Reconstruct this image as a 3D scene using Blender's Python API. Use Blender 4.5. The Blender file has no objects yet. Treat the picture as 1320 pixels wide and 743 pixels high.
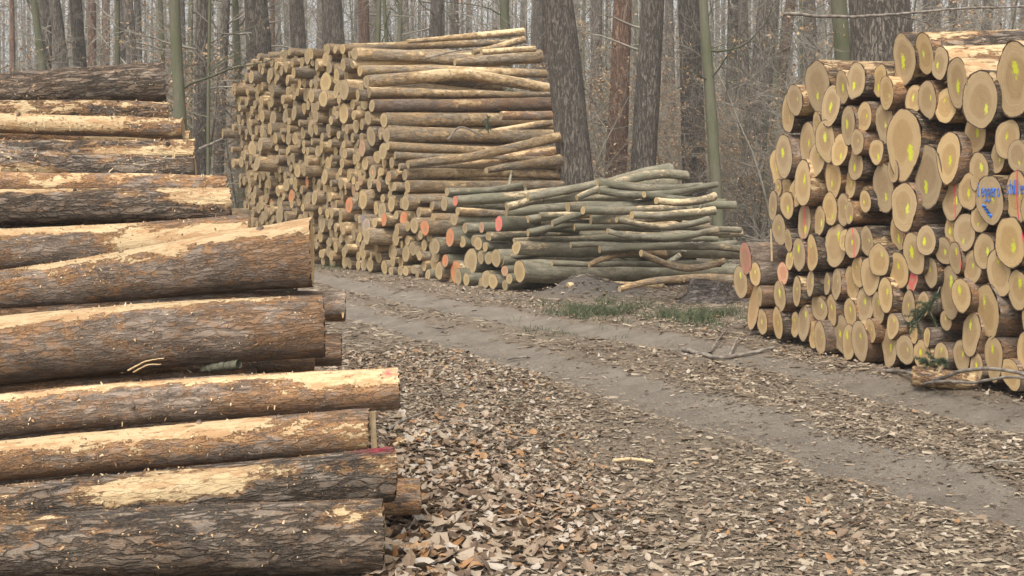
import bpy, math, random
import numpy as np
from mathutils import Vector, Matrix
R = math.radians
scene = bpy.context.scene
col = scene.collection
rng = np.random.default_rng(7)
random.seed(7)

# ------------------------------------------------------------------ camera, sky, sun, exposure
CAMZ, F, CX, HY = 1.5, 1700.0, 660.0, 240.0      # eye height, focal length, principal column, horizon row (in photo pixels)
cd = bpy.data.cameras.new("camera")
cam = bpy.data.objects.new("camera", cd); col.objects.link(cam)
cam.location = (0, 0, CAMZ); cam.rotation_euler = (R(90), 0, 0)
cd.sensor_width = 36; cd.lens = F / 1320 * 36; cd.shift_y = -(371.5 - HY) / 1320
cd.clip_end = 2000; cd.clip_start = 0.05
scene.camera = cam

SUN_EL, SUN_AZ = 52, 200        # azimuth measured clockwise from +Y
w = bpy.data.worlds.new("World"); scene.world = w; w.use_nodes = True
nt = w.node_tree; nt.nodes.clear()
sky = nt.nodes.new('ShaderNodeTexSky'); sky.sky_type = 'NISHITA'; sky.sun_disc = False
sky.sun_elevation = R(SUN_EL); sky.sun_rotation = R(SUN_AZ); sky.air_density = 1.0; sky.dust_density = 4.0; sky.ozone_density = 1.0
hs = nt.nodes.new('ShaderNodeHueSaturation'); hs.inputs['Saturation'].default_value = 0.22
bg = nt.nodes.new('ShaderNodeBackground'); bg.inputs[1].default_value = 0.15
wo = nt.nodes.new('ShaderNodeOutputWorld')
nt.links.new(sky.outputs[0], hs.inputs['Color']); nt.links.new(hs.outputs[0], bg.inputs[0]); nt.links.new(bg.outputs[0], wo.inputs[0])
sl = bpy.data.lights.new("overcast_sun", 'SUN'); sl.energy = 1.5; sl.angle = R(25); sl.color = (1, .96, .9)
so = bpy.data.objects.new("overcast_sun", sl); col.objects.link(so)
sdir = Vector((math.sin(R(SUN_AZ)) * math.cos(R(SUN_EL)), math.cos(R(SUN_AZ)) * math.cos(R(SUN_EL)), math.sin(R(SUN_EL))))
so.rotation_euler = sdir.to_track_quat('Z', 'Y').to_euler()
scene.view_settings.view_transform = 'Standard'; scene.view_settings.look = 'None'
scene.view_settings.exposure = 0.75; scene.view_settings.gamma = 1.0; scene.view_settings.use_curve_mapping = False
scene.cycles.volume_bounces = 1; scene.cycles.max_bounces = 6; scene.cycles.diffuse_bounces = 2
scene.cycles.use_denoising = True

# ------------------------------------------------------------------ helpers
def _hash(ix, iy, iz, seed):
    h = (ix * 374761393 + iy * 668265263 + iz * 2147483647 + seed * 1274126177) & 0xffffffff
    h = ((h ^ (h >> 13)) * 1274126177) & 0xffffffff
    h = ((h ^ (h >> 16)) * 2246822519) & 0xffffffff
    return ((h ^ (h >> 15)) & 0xffffff) / float(0xffffff)
def vn(P, seed=0):
    P = np.asarray(P, float); i = np.floor(P).astype(np.int64); f = P - i; f = f * f * (3 - 2 * f)
    x, y, z = i[..., 0], i[..., 1], i[..., 2]; fx, fy, fz = f[..., 0], f[..., 1], f[..., 2]
    def H(a, b, c): return _hash(x + a, y + b, z + c, seed)
    c00 = H(0,0,0)*(1-fx)+H(1,0,0)*fx; c10 = H(0,1,0)*(1-fx)+H(1,1,0)*fx
    c01 = H(0,0,1)*(1-fx)+H(1,0,1)*fx; c11 = H(0,1,1)*(1-fx)+H(1,1,1)*fx
    return (c00*(1-fy)+c10*fy)*(1-fz)+(c01*(1-fy)+c11*fy)*fz
def fbm(P, seed=0, o=4):
    s = 0; a = .5; P = np.asarray(P, float)
    for k in range(o): s = s + a * vn(P * 2**k, seed + k); a *= .5
    return s / (1 - .5**o)
def sm(a, b, x): t = np.clip((x - a) / (b - a), 0, 1); return t * t * (3 - 2 * t)

def mesh_np(name, V, polys, mats, uv=None, attrs=None, smooth=True, midx=None):
    """polys: list of (k x n) index arrays (n = 3 or 4)"""
    me = bpy.data.meshes.new(name)
    V = np.asarray(V, np.float32)
    me.vertices.add(len(V)); me.vertices.foreach_set('co', V.ravel())
    polys = [np.asarray(p, np.int32) for p in polys if len(p)]
    loops = np.concatenate([p.ravel() for p in polys]); tot = np.concatenate([np.full(len(p), p.shape[1], np.int32) for p in polys])
    st = np.concatenate([[0], np.cumsum(tot)[:-1]]).astype(np.int32)
    me.loops.add(len(loops)); me.loops.foreach_set('vertex_index', loops.astype(np.int32))
    me.polygons.add(len(tot)); me.polygons.foreach_set('loop_start', st); me.polygons.foreach_set('loop_total', tot)
    me.polygons.foreach_set('use_smooth', np.full(len(tot), smooth))
    if midx is not None: me.polygons.foreach_set('material_index', np.asarray(midx, np.int32))
    for m in (mats if isinstance(mats, (list, tuple)) else [mats]): me.materials.append(m)
    me.update(calc_edges=True)
    if uv is not None:
        l = me.uv_layers.new(name='UVMap'); l.data.foreach_set('uv', np.asarray(uv, np.float32)[loops].ravel())
    for k, a in (attrs or {}).items():
        at = me.attributes.new(k, 'FLOAT', 'POINT'); at.data.foreach_set('value', np.asarray(a, np.float32))
    return me
def link(name, me, parent=None):
    o = bpy.data.objects.new(name, me); col.objects.link(o)
    if parent: o.parent = parent
    return o
def tag(o, label=None, cat=None, group=None, kind=None):
    if label: o['label'] = label
    if cat: o['category'] = cat
    if group: o['group'] = group
    if kind: o['kind'] = kind
    return o
def grid_quads(N, M, close=True, off=0):
    i = np.arange(N - 1)[:, None]; j = np.arange(M if close else M - 1)[None, :]; j2 = (j + 1) % M
    return (np.stack([i * M + j, i * M + j2, (i + 1) * M + j2, (i + 1) * M + j], -1).reshape(-1, 4) + off)
def tubes(lines, M=5):
    """lines: list of (pts n x 3, radii n) -> V, quads"""
    Vs, Qs, off = [], [], 0
    th = np.arange(M) * 2 * np.pi / M
    for P, r in lines:
        P = np.asarray(P, float); r = np.asarray(r, float)
        T = np.gradient(P, axis=0); T /= np.linalg.norm(T, axis=1)[:, None] + 1e-9
        ref = np.array([0, 0, 1.]) if abs(T[len(T)//2][2]) < .8 else np.array([1., 0, 0])
        A = np.cross(T, ref); A /= np.linalg.norm(A, axis=1)[:, None] + 1e-9
        B = np.cross(T, A)
        V = P[:, None] + r[:, None, None] * (np.cos(th)[None, :, None] * A[:, None] + np.sin(th)[None, :, None] * B[:, None])
        Vs.append(V.reshape(-1, 3)); Qs.append(grid_quads(len(P), M, True, off)); off += len(P) * M
    return np.concatenate(Vs), np.concatenate(Qs)
def curve3(P, n):
    """smooth polyline through P (Catmull-Rom)"""
    P = np.asarray(P, float); Q = np.vstack([2*P[0]-P[1], P, 2*P[-1]-P[-2]]); t = np.linspace(0, len(P)-1-1e-6, n)
    i = t.astype(int); f = (t - i)[:, None]; a, b, c, d = Q[i], Q[i+1], Q[i+2], Q[i+3]
    return .5*((2*b)+(-a+c)*f+(2*a-5*b+4*c-d)*f**2+(-a+3*b-3*c+d)*f**3)
def W(x, y, Y): return np.array([(x - CX) / F * Y, Y, CAMZ - (y - HY) / F * Y])

# ------------------------------------------------------------------ materials
class NT:
    def __init__(s, name):
        s.m = bpy.data.materials.new(name); s.m.use_nodes = True; s.t = s.m.node_tree; s.t.nodes.clear()
        s.out = s.n('ShaderNodeOutputMaterial'); s.b = s.n('ShaderNodeBsdfPrincipled'); s.l(s.b.outputs[0], s.out.inputs[0])
        s.b.inputs['Roughness'].default_value = .85; s.b.inputs['Specular IOR Level'].default_value = .25
    def n(s, t, **k):
        x = s.t.nodes.new(t)
        for a, b in k.items(): setattr(x, a, b)
        return x
    def l(s, a, b): s.t.links.new(a, b)
    def v(s, sock, val):
        if hasattr(val, 'is_linked') or isinstance(val, bpy.types.NodeSocket): s.l(val, sock)
        else: sock.default_value = val
    def co(s, kind='Object'): return s.n('ShaderNodeTexCoord').outputs[kind]
    def mp(s, vec, scale=(1,1,1), loc=(0,0,0)):
        x = s.n('ShaderNodeMapping'); s.l(vec, x.inputs[0]); s.v(x.inputs['Scale'], scale); s.v(x.inputs['Location'], loc); return x.outputs[0]
    def noise(s, vec, scale, detail=4, rough=.55, dist=0):
        x = s.n('ShaderNodeTexNoise'); s.l(vec, x.inputs['Vector']); x.inputs['Scale'].default_value = scale; x.inputs['Detail'].default_value = detail
        x.inputs['Roughness'].default_value = rough; x.inputs['Distortion'].default_value = dist; return x.outputs['Fac']
    def vor(s, vec, scale, feat='DISTANCE_TO_EDGE', out='Distance'):
        x = s.n('ShaderNodeTexVoronoi', feature=feat); s.l(vec, x.inputs['Vector']); x.inputs['Scale'].default_value = scale; return x.outputs[out]
    def math(s, op, a, b=0.0, c=0.0, clamp=False):
        x = s.n('ShaderNodeMath', operation=op, use_clamp=clamp); s.v(x.inputs[0], a); s.v(x.inputs[1], b)
        if len(x.inputs) > 2: s.v(x.inputs[2], c)
        return x.outputs[0]
    def vm(s, op, a, b=None):
        x = s.n('ShaderNodeVectorMath', operation=op); s.v(x.inputs[0], a)
        if b is not None: s.v(x.inputs[1], b)
        return x.outputs['Value'] if op in ('LENGTH', 'DOT_PRODUCT', 'DISTANCE') else x.outputs[0]
    def ss(s, x, a, b, lo=0., hi=1.):
        m = s.n('ShaderNodeMapRange', interpolation_type='SMOOTHSTEP'); s.v(m.inputs[0], x)
        m.inputs[1].default_value = a; m.inputs[2].default_value = b; m.inputs[3].default_value = lo; m.inputs[4].default_value = hi; return m.outputs[0]
    def mix(s, f, a, b, blend='MIX'):
        x = s.n('ShaderNodeMix', data_type='RGBA', blend_type=blend)
        for sk, v in ((x.inputs[0], f), (x.inputs[6], a), (x.inputs[7], b)):
            if isinstance(v, tuple) and len(v) == 3: v = (*v, 1)
            s.v(sk, v)
        return x.outputs[2]
    def ramp(s, f, stops):
        x = s.n('ShaderNodeValToRGB'); s.l(f, x.inputs[0]); e = x.color_ramp.elements
        while len(e) < len(stops): e.new(.5)
        for k, (p, c) in enumerate(stops): e[k].position = p; e[k].color = (*c, 1)
        return x.outputs[0]
    def attr(s, name, kind='GEOMETRY', out='Fac'):
        x = s.n('ShaderNodeAttribute', attribute_name=name, attribute_type=kind); return x.outputs[out]
    def rnd(s): return s.n('ShaderNodeObjectInfo').outputs['Random']
    def bump(s, h, strength=.5, dist=.01):
        x = s.n('ShaderNodeBump'); x.inputs['Strength'].default_value = strength; x.inputs['Distance'].default_value = dist; s.l(h, x.inputs['Height']); s.l(x.outputs[0], s.b.inputs['Normal'])
    def color(s, c): s.v(s.b.inputs['Base Color'], (*c, 1) if isinstance(c, tuple) else c); return s
    def rough(s, r): s.v(s.b.inputs['Roughness'], r)

def randomised(s):
    """object coordinates shifted by a random amount for every log"""
    c = s.co('Object'); r = s.math('ADD', s.rnd(), s.attr('rnd'))
    cx = s.n('ShaderNodeCombineXYZ'); s.l(s.math('MULTIPLY', r, 37.), cx.inputs[0]); s.l(s.math('MULTIPLY', r, 91.), cx.inputs[1]); s.l(s.math('MULTIPLY', r, 53.), cx.inputs[2])
    return s.vm('ADD', c, cx.outputs[0]), s.math('FRACT', s.math('MULTIPLY', r, 7.13))

def bark_material(name, dark, light, orange, woodA, woodB, plate=20., oramt=.5, fiss=1., bumpd=.012, green=None, speck=.6, crack=18.):
    s = NT(name); c, r = randomised(s)
    st = s.mp(c, (.32, 1, 1)); n1 = s.noise(st, 16, 8, .7); nf = s.noise(c, 90, 5, .75)
    nw = s.n('ShaderNodeTexNoise'); s.l(st, nw.inputs['Vector']); nw.inputs['Scale'].default_value = 20; nw.inputs['Detail'].default_value = 5
    wv = s.vm('ADD', st, s.vm('MULTIPLY', nw.outputs['Color'], (.09, .09, .09)))
    pl = s.vor(wv, plate); c2 = s.ss(pl, .0, .12)
    cr = s.noise(s.mp(c, (.2, 1, 1)), crack, 6, .62, .3); c1 = s.ss(s.math('ABSOLUTE', s.math('SUBTRACT', cr, .5)), .0, .05)
    cracks = s.math('MULTIPLY', s.math('SUBTRACT', 1., s.math('MULTIPLY', c1, s.math('MULTIPLY_ADD', c2, .7, .3))), fiss)
    cellc = s.vor(wv, plate, 'F1', 'Color')
    f = s.ss(s.math('ADD', n1, s.math('MULTIPLY', s.math('SUBTRACT', s.vm('DOT_PRODUCT', cellc, (.33, .33, .33)), .5), .22)), .32, .68)
    b = s.mix(f, dark, light)
    fl = s.noise(s.mp(c, (.55, 1, 1)), 30, 6, .7); big = s.noise(s.mp(c, (.5, 1, 1)), 3.5, 4)
    b = s.mix(s.math('MULTIPLY', s.ss(s.math('ADD', s.math('MULTIPLY', fl, .5), s.math('MULTIPLY', big, .5)), .46, .56), oramt), b, s.mix(nf, tuple(x * .6 for x in orange), orange))
    if green: b = s.mix(s.ss(s.noise(c, 2.2, 5), .42, .62), b, green)
    b = s.mix(s.math('MULTIPLY', cracks, .72), b, tuple(x * .28 for x in dark))
    b = s.mix(s.math('MULTIPLY', s.ss(nf, .45, .8), .35), b, tuple(min(1, x * 1.5) for x in light))
    pe = s.math('ADD', s.attr('peel'), s.math('MULTIPLY', s.math('SUBTRACT', s.noise(s.mp(c, (.45, 1, 1)), 16, 8, .75), .5), 1.35))
    pe = s.math('MAXIMUM', pe, s.math('MULTIPLY', s.ss(s.noise(s.mp(c, (.5, 1, 1)), 34, 4, .6), .60, .72), s.math('MULTIPLY', s.ss(s.noise(c, 4, 3), .42, .6), speck)))
    inner = s.ss(pe, .40, .46); wood = s.ss(pe, .50, .53)
    wn = s.noise(s.mp(c, (.06, 1, 1)), 45, 5, .6); wc = s.mix(wn, woodA, woodB)
    wc = s.mix(s.math('MULTIPLY', s.ss(s.noise(s.mp(c, (.25, 1, 1)), 17, 8, .8), .47, .58), .7), wc, tuple(x * 1.05 for x in orange)); wc = s.mix(s.math('MULTIPLY', s.ss(s.noise(s.mp(c, (.3, 1, 1)), 40, 5, .7), .56, .66), .75), wc, tuple(x * .5 for x in orange))
    b = s.mix(s.math('MULTIPLY', inner, .85), b, s.mix(nf, tuple(x * .75 for x in orange), tuple(min(1, x * 1.4) for x in orange)))
    b = s.mix(wood, b, wc)
    hv = s.n('ShaderNodeHueSaturation'); s.l(s.math('MULTIPLY_ADD', r, .5, .75), hv.inputs['Value']); s.l(b, hv.inputs['Color'])
    s.color(s.mix(s.math('MULTIPLY', s.attr('paint'), s.ss(fl, .35, .55)), hv.outputs[0], (.62, .035, .09)))
    h = s.math('ADD', s.math('MULTIPLY', cracks, -1.), s.math('ADD', s.math('MULTIPLY', n1, .9), s.math('MULTIPLY', nf, .5)))
    h = s.math('MULTIPLY', h, s.math('MULTIPLY_ADD', wood, -.8, 1.)); h = s.math('ADD', h, s.math('MULTIPLY', wood, -.6))
    s.bump(h, 1., bumpd); return s.m

def end_material(name, heart, sap, grey=0.):
    s = NT(name); uv0 = s.co('UV'); r = s.math('FRACT', s.math('MULTIPLY', s.math('ADD', s.rnd(), s.attr('rnd')), 5.31))
    cof = s.n('ShaderNodeCombineXYZ'); s.l(s.math('MULTIPLY', s.math('SINE', s.math('MULTIPLY', r, 40.)), .2), cof.inputs[0]); s.l(s.math('MULTIPLY', s.math('SINE', s.math('MULTIPLY', r, 67.)), .2), cof.inputs[1])
    erho = s.vm('LENGTH', uv0); ec = s.n('ShaderNodeCombineXYZ'); s.l(s.math('SUBTRACT', 1., erho), ec.inputs[0]); s.l(s.math('SUBTRACT', 1., erho), ec.inputs[1])
    uv = s.vm('SUBTRACT', uv0, s.vm('MULTIPLY', cof.outputs[0], ec.outputs[0]))
    cx = s.n('ShaderNodeCombineXYZ'); s.l(s.math('MULTIPLY', r, 50.), cx.inputs[2])
    p = s.vm('ADD', uv, cx.outputs[0])
    off = s.vm('MULTIPLY', s.vm('SUBTRACT', s.n('ShaderNodeTexNoise').outputs['Color'], (.5, .5, .5)), (0, 0, 0))
    rho = s.vm('LENGTH', uv); rw = s.math('ADD', rho, s.math('MULTIPLY', s.math('SUBTRACT', s.noise(p, 2.2, 4), .5), .22))
    c1 = s.n('ShaderNodeCombineXYZ'); s.l(rw, c1.inputs[0]); s.l(s.math('MULTIPLY', r, 77.), c1.inputs[1])
    ring = s.noise(c1.outputs[0], 38, 3, .6)
    h = s.mix(s.ss(rw, .5, .68), heart, sap)
    h = s.mix(s.math('MULTIPLY', s.ss(ring, .46, .6), .32), h, tuple(x * .55 for x in heart))
    h = s.mix(s.ss(rho, .06, .0, 0, .4), h, tuple(x * .5 for x in heart))
    gr = s.noise(s.mp(p, (6, 1.2, 1)), 5, 5, .7); h = s.mix(s.math('MULTIPLY', s.ss(gr, .5, .75), .4), h, tuple(x * .6 for x in heart))
    bl = s.noise(p, 1.6, 3); h = s.mix(s.math('MULTIPLY', s.ss(bl, .5, .75), .25), h, tuple(x * .72 for x in heart))
    # radial checks
    sp = s.n('ShaderNodeSeparateXYZ'); s.l(uv, sp.inputs[0]); an = s.math('ARCTAN2', sp.outputs[0], sp.outputs[1])
    c2 = s.n('ShaderNodeCombineXYZ'); s.l(s.math('SINE', an), c2.inputs[0]); s.l(s.math('COSINE', an), c2.inputs[1]); s.l(s.math('MULTIPLY', r, 31.), c2.inputs[2])
    ck = s.noise(c2.outputs[0], 7, 1); ckm = s.math('MULTIPLY', s.ss(s.math('ABSOLUTE', s.math('SUBTRACT', ck, .5)), .012, .0), s.ss(rho, .75, .3))
    h = s.mix(s.math('MULTIPLY', ckm, .5), h, (.12, .08, .05))
    hv = s.n('ShaderNodeHueSaturation'); s.l(h, hv.inputs['Color']); s.l(s.math('MULTIPLY_ADD', r, .34, .84), hv.inputs['Value']); s.l(s.math('MULTIPLY_ADD', r, .15, .95), hv.inputs['Saturation']); h = hv.outputs[0]
    # paint: sprayed spot, chalk line, all-over tint
    mk = s.attr('mk', 'OBJECT', 'Vector'); sz = s.attr('mks', 'OBJECT', 'Fac'); mc = s.attr('mkc', 'OBJECT', 'Color')
    d = s.vm('LENGTH', s.vm('MULTIPLY', s.vm('SUBTRACT', uv0, mk), (1., .62, 1.)))
    d = s.math('SUBTRACT', sz, s.math('ADD', d, s.math('MULTIPLY', s.math('SUBTRACT', s.noise(p, 9, 5, .7), .5), .5)))
    h = s.mix(s.math('MULTIPLY', s.ss(d, .0, .10), .88), h, mc)
    ln = s.attr('ln', 'OBJECT', 'Vector'); s3 = s.n('ShaderNodeSeparateXYZ'); s.l(ln, s3.inputs[0])
    dl = s.math('ABSOLUTE', s.math('ADD', s.math('SUBTRACT', sp.outputs[0], s3.outputs[0]), s.math('MULTIPLY', sp.outputs[1], s3.outputs[1])))
    dl = s.math('SUBTRACT', s3.outputs[2], s.math('ADD', dl, s.math('MULTIPLY', s.math('SUBTRACT', s.noise(p, 14, 3), .5), .06)))
    h = s.mix(s.math('MULTIPLY', s.ss(dl, -.02, .05), s.math('GREATER_THAN', s3.outputs[2], .01)), h, (.8, .08, .13))
    tc = s.attr('tc', 'OBJECT', 'Color'); tf = s.attr('tf', 'OBJECT', 'Fac')
    h = s.mix(s.math('MULTIPLY', tf, s.ss(s.noise(p, 2.6, 6, .75), .40, .56)), h, tc)
    rim = s.ss(s.math('ADD', rho, s.math('MULTIPLY', s.math('SUBTRACT', s.noise(p, 6, 3), .5), .07)), .94, .97)
    s.color(s.mix(rim, h, (.10, .065, .045)))
    s.bump(s.math('ADD', ring, s.math('MULTIPLY', gr, 1.2)), .35, .004); return s.m

M_SAW = bark_material('pine_bark_thick', (.105, .08, .06), (.34, .275, .21), (.36, .195, .09), (.48, .335, .165), (.68, .52, .31), plate=24, oramt=.30, bumpd=.022, speck=.52, crack=15)
M_THIN = bark_material('pine_bark_thin', (.145, .105, .075), (.36, .28, .215), (.39, .205, .09), (.48, .33, .165), (.68, .52, .31), plate=34, oramt=.75, fiss=.55, bumpd=.010, speck=.62, crack=24)
M_PULP = bark_material('pulpwood_bark', (.18, .135, .09), (.44, .36, .255), (.50, .32, .15), (.56, .41, .22), (.72, .56, .35), plate=30, oramt=.8, fiss=.6, bumpd=.010, speck=.7, crack=22)
M_BEECH = bark_material('beech_bark', (.115, .102, .072), (.34, .31, .225), (.26, .205, .13), (.50, .38, .22), (.60, .47, .29), plate=9, oramt=.4, fiss=.25, bumpd=.008, green=(.17, .16, .105), speck=.55, crack=9)
M_ENDF = end_material('fresh_cut_wood', (.46, .31, .155), (.55, .395, .215))
M_ENDW = end_material('weathered_cut_wood', (.345, .25, .135), (.42, .315, .175))

def tree_bark(name, dark, light, plate, amount, moss=None):
    s = NT(name); c = s.co('Object'); st = s.mp(c, (1, 1, .22)); nw = s.n('ShaderNodeTexNoise'); s.l(st, nw.inputs['Vector']); nw.inputs['Scale'].default_value = 9
    wv = s.vm('ADD', st, s.vm('MULTIPLY', nw.outputs['Color'], (.12, .12, .12)))
    pl = s.noise(st, plate, 6, .65, .4); fs = s.math('MULTIPLY', s.ss(s.math('ABSOLUTE', s.math('SUBTRACT', pl, .5)), 0, .07), s.math('MULTIPLY_ADD', s.ss(s.vor(wv, plate * 1.6), 0, .15), .5, .5)); n = s.noise(st, 22, 8, .75)
    b = s.mix(n, dark, light); b = s.mix(s.math('MULTIPLY', s.math('SUBTRACT', 1., fs), amount), b, tuple(x * .35 for x in dark))
    if moss: b = s.mix(s.ss(s.noise(c, .9, 4), .38, .66), b, moss)
    hv = s.n('ShaderNodeHueSaturation'); s.l(b, hv.inputs['Color']); s.l(s.math('MULTIPLY_ADD', s.rnd(), .5, .75), hv.inputs['Value']); s.color(hv.outputs[0])
    s.bump(s.math('ADD', s.math('MULTIPLY', fs, amount), s.math('MULTIPLY', n, .6)), .9, .03); return s.m
M_TPINE = tree_bark('standing_pine_bark', (.12, .10, .078), (.30, .255, .205), 17, .75)
M_TRED = tree_bark('reddish_pine_bark', (.15, .088, .058), (.31, .20, .14), 14, .7)
M_TBEECH = tree_bark('standing_beech_bark', (.085, .08, .054), (.175, .165, .11), 6, .15, (.095, .098, .052))
def plain(name, a, b, scale=3, rough=.9, vec='Object'):
    s = NT(name); s.color(s.mix(s.ss(s.noise(s.co(vec), scale, 5, .6), .3, .7), a, b)); s.rough(rough); return s.m
M_TWIG = plain('twig_bark', (.155, .135, .10), (.35, .315, .25), 1.5)
M_STICK = plain('dead_branch_bark', (.12, .095, .075), (.30, .26, .21), 14)
def varied(name, stops, attr='rnd', rough=.85, sub=0.):
    s = NT(name); b = s.ramp(s.attr(attr), stops)
    b = s.mix(s.math('MULTIPLY', s.noise(s.co('Object'), 70, 3), .35), b, (.10, .07, .05)); s.color(b); s.rough(rough); return s.m
M_LEAF = varied('dry_beech_leaf', [(0, (.11, .068, .042)), (.2, (.21, .14, .088)), (.45, (.33, .245, .165)), (.68, (.43, .34, .245)), (.84, (.50, .44, .36)), (.93, (.42, .25, .12)), (1, (.32, .15, .055))], rough=.6)
M_RUSSET = varied('russet_leaf', [(0, (.28, .155, .075)), (.5, (.44, .28, .15)), (1, (.56, .41, .25))], rough=.7)
M_CHIP = varied('wood_chip', [(0, (.09, .065, .043)), (.35, (.17, .125, .082)), (.65, (.26, .20, .135)), (.87, (.36, .29, .205)), (1, (.52, .43, .31))])
M_FLAKE = varied('loose_bark_flake', [(0, (.16, .09, .055)), (.3, (.34, .18, .085)), (.55, (.50, .31, .15)), (.8, (.66, .48, .27)), (1, (.75, .60, .38))])
M_GRASS = varied('grass_blade', [(0, (.04, .062, .03)), (.6, (.08, .11, .05)), (1, (.2, .19, .10))])
M_NEEDLE = varied('fir_needle', [(0, (.025, .05, .025)), (1, (.06, .10, .045))])
M_PALE = plain('split_wood', (.50, .34, .17), (.70, .54, .33), 12)
M_BLUE = plain('blue_paint', (.03, .16, .62), (.06, .25, .75), 40)
M_STUMP = bark_material('old_stump_bark', (.06, .05, .042), (.16, .135, .115), (.16, .10, .065), (.3, .24, .17), (.36, .3, .22), plate=15, oramt=.3)

# ------------------------------------------------------------------ ground
RUT_A = np.array([(5.6, 1.5), (3.6, 4.3), (2.38, 6.14), (1.24, 8.79), (.26, 11.1), (-.79, 13.4), (-1.97, 15.9), (-3.3, 19.0), (-5.2, 22.3), (-8.4, 26.2), (-14, 30.5), (-30, 38)])
RUT_B = np.array([(7.6, 1.8), (5.0, 5.3), (3.25, 8.36), (2.59, 10), (1.7, 12.1), (.45, 14.2), (-.75, 16.3), (-2.15, 19.2), (-4.0, 22.9), (-7.4, 27.4), (-13, 32), (-29.5, 39.8)])
def cpoly(P): 
    Z = np.hstack([P, np.zeros((len(P), 1))]); return curve3(Z, 160)[:, :2]
RA, RB = cpoly(RUT_A), cpoly(RUT_B)
def dpoly(x, y, P):
    x = np.asarray(x, float); y = np.asarray(y, float); d = np.full(x.shape, 1e9)
    for a, b in zip(P[:-1], P[1:]):
        ab = b - a; t = np.clip(((x - a[0]) * ab[0] + (y - a[1]) * ab[1]) / (ab @ ab), 0, 1)
        d = np.minimum(d, np.hypot(x - a[0] - t * ab[0], y - a[1] - t * ab[1]))
    return d
def rutness(x, y):
    da, db = dpoly(x, y, RA[::3]), dpoly(x, y, RB[::3])
    P = np.stack([x, y, 0 * x], -1); n = fbm(P * 1.3, 11, 4) - .5
    wd = .38 + .35 * n
    return np.maximum(1 - sm(wd - .16, wd + .12, da), 1 - sm(wd - .13, wd + .14, db)), np.minimum(da, db), np.maximum(da, db)
def gh(x, y):
    x = np.asarray(x, float); y = np.asarray(y, float)
    P = np.stack([x, y, 0 * x], -1)
    da, db = dpoly(x, y, RA[::4]), dpoly(x, y, RB[::4])
    near = np.exp(-(y / 30)**2)
    z = -.065 * (np.exp(-(da / .33)**2) + np.exp(-(db / .33)**2)) + (fbm(P * .8, 3, 3) - .5) * .07 * np.minimum(1, np.minimum(da, db) + .3)
    z = z + .03 * (np.exp(-((da - .48) / .16)**2) + np.exp(-((db - .48) / .16)**2)) + (fbm(P * 5, 5, 3) - .5) * .04 + (fbm(P * 14, 15, 2) - .5) * .016 * near
    z = z + .26 * np.exp(-((x - 1.0) / .5)**2 - ((y - 17.75) / .4)**2) * (.55 + .9 * fbm(P * 6, 9, 3))   # heap of dug earth before the beech stack
    z = z + .10 * np.exp(-((x - 1.8) / .7)**2 - ((y - 17.9) / .35)**2)
    z = z + (fbm(P * .12, 8, 3) - .5) * 1.2 * sm(32, 60, y)
    z = z + 17 * sm(85, 200, y) + 9 * sm(60, 170, np.abs(x)) 
    return z
def spaced(a, b, step, far_lo, far_hi, g=1.09):
    m = list(np.arange(a, b, step)); lo, hi = [], []; s = step; v = a
    while v > far_lo: s *= g; v -= s; lo.append(v)
    s = step; v = m[-1]
    while v < far_hi: s *= g; v += s; hi.append(v)
    return np.array(lo[::-1] + m + hi)
gx = spaced(-3.5, 6, .05, -260, 260); gy = spaced(4, 16, .05, -60, 400, 1.035)
X, Y = np.meshgrid(gx, gy); Z = gh(X, Y)
rt, dmin, dmax = rutness(X, Y)
s = NT('forest_floor'); pc = s.co('Object')
n1 = s.noise(pc, 3, 8, .7); n2 = s.noise(pc, 40, 6, .75); n3 = s.noise(pc, .7, 4)
litter = s.ramp(n2, [(.25, (.075, .058, .04)), (.45, (.17, .135, .092)), (.6, (.27, .22, .155)), (.8, (.38, .32, .235))])
vo = s.vor(pc, 22, 'F1', 'Color'); litter = s.mix(.35, litter, s.mix(s.vm('DOT_PRODUCT', vo, (.33, .33, .33)), (.10, .065, .045), (.46, .36, .26)))
litter = s.mix(s.ss(n3, .5, .75, 0, .5), litter, (.16, .13, .10))
dirt = s.mix(s.ss(n1, .3, .7), (.20, .166, .128), (.29, .245, .19)); dirt = s.mix(s.ss(n2, .55, .75, 0, .45), dirt, (.36, .31, .25))
dirt = s.mix(s.ss(s.noise(pc, 140, 3), .62, .7, 0, .5), dirt, (.10, .08, .065))
g = s.mix(s.ss(s.math('ADD', s.attr('rut'), s.math('MULTIPLY', s.math('SUBTRACT', n2, .5), .7)), .3, .65), litter, dirt)
g = s.mix(s.math('MULTIPLY', s.attr('mound'), .85), g, s.mix(n2, (.06, .052, .045), (.17, .15, .13)))
g = s.mix(s.math('MULTIPLY', s.attr('far'), .8), g, s.mix(s.noise(pc, .25, 4), (.18, .15, .115), (.29, .24, .175)))
s.color(g); s.rough(.95); s.bump(s.math('ADD', s.math('ADD', n2, s.math('MULTIPLY', n1, .7)), s.math('MULTIPLY', s.noise(pc, 130, 4), .6)), .9, .028); M_GROUND = s.m
mound = np.exp(-((X - 1.1) / .75)**2 - ((Y - 17.7) / .5)**2) * 1.5
A = dict(rut=rt.ravel(), mound=np.clip(mound, 0, 1).ravel(), far=sm(30, 60, Y).ravel())
V = np.stack([X, Y, Z], -1).reshape(-1, 3)
Q = grid_quads(len(gy), len(gx), False)
fc = V[Q].mean(1); onroad = (dmax.ravel()[Q[:, 0]] < 1.9) | ((dmin.ravel()[Q[:, 0]] < .5))
def sub(Qs):
    u, inv = np.unique(Qs, return_inverse=True); return V[u], inv.reshape(Qs.shape), {k: a[u] for k, a in A.items()}
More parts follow.
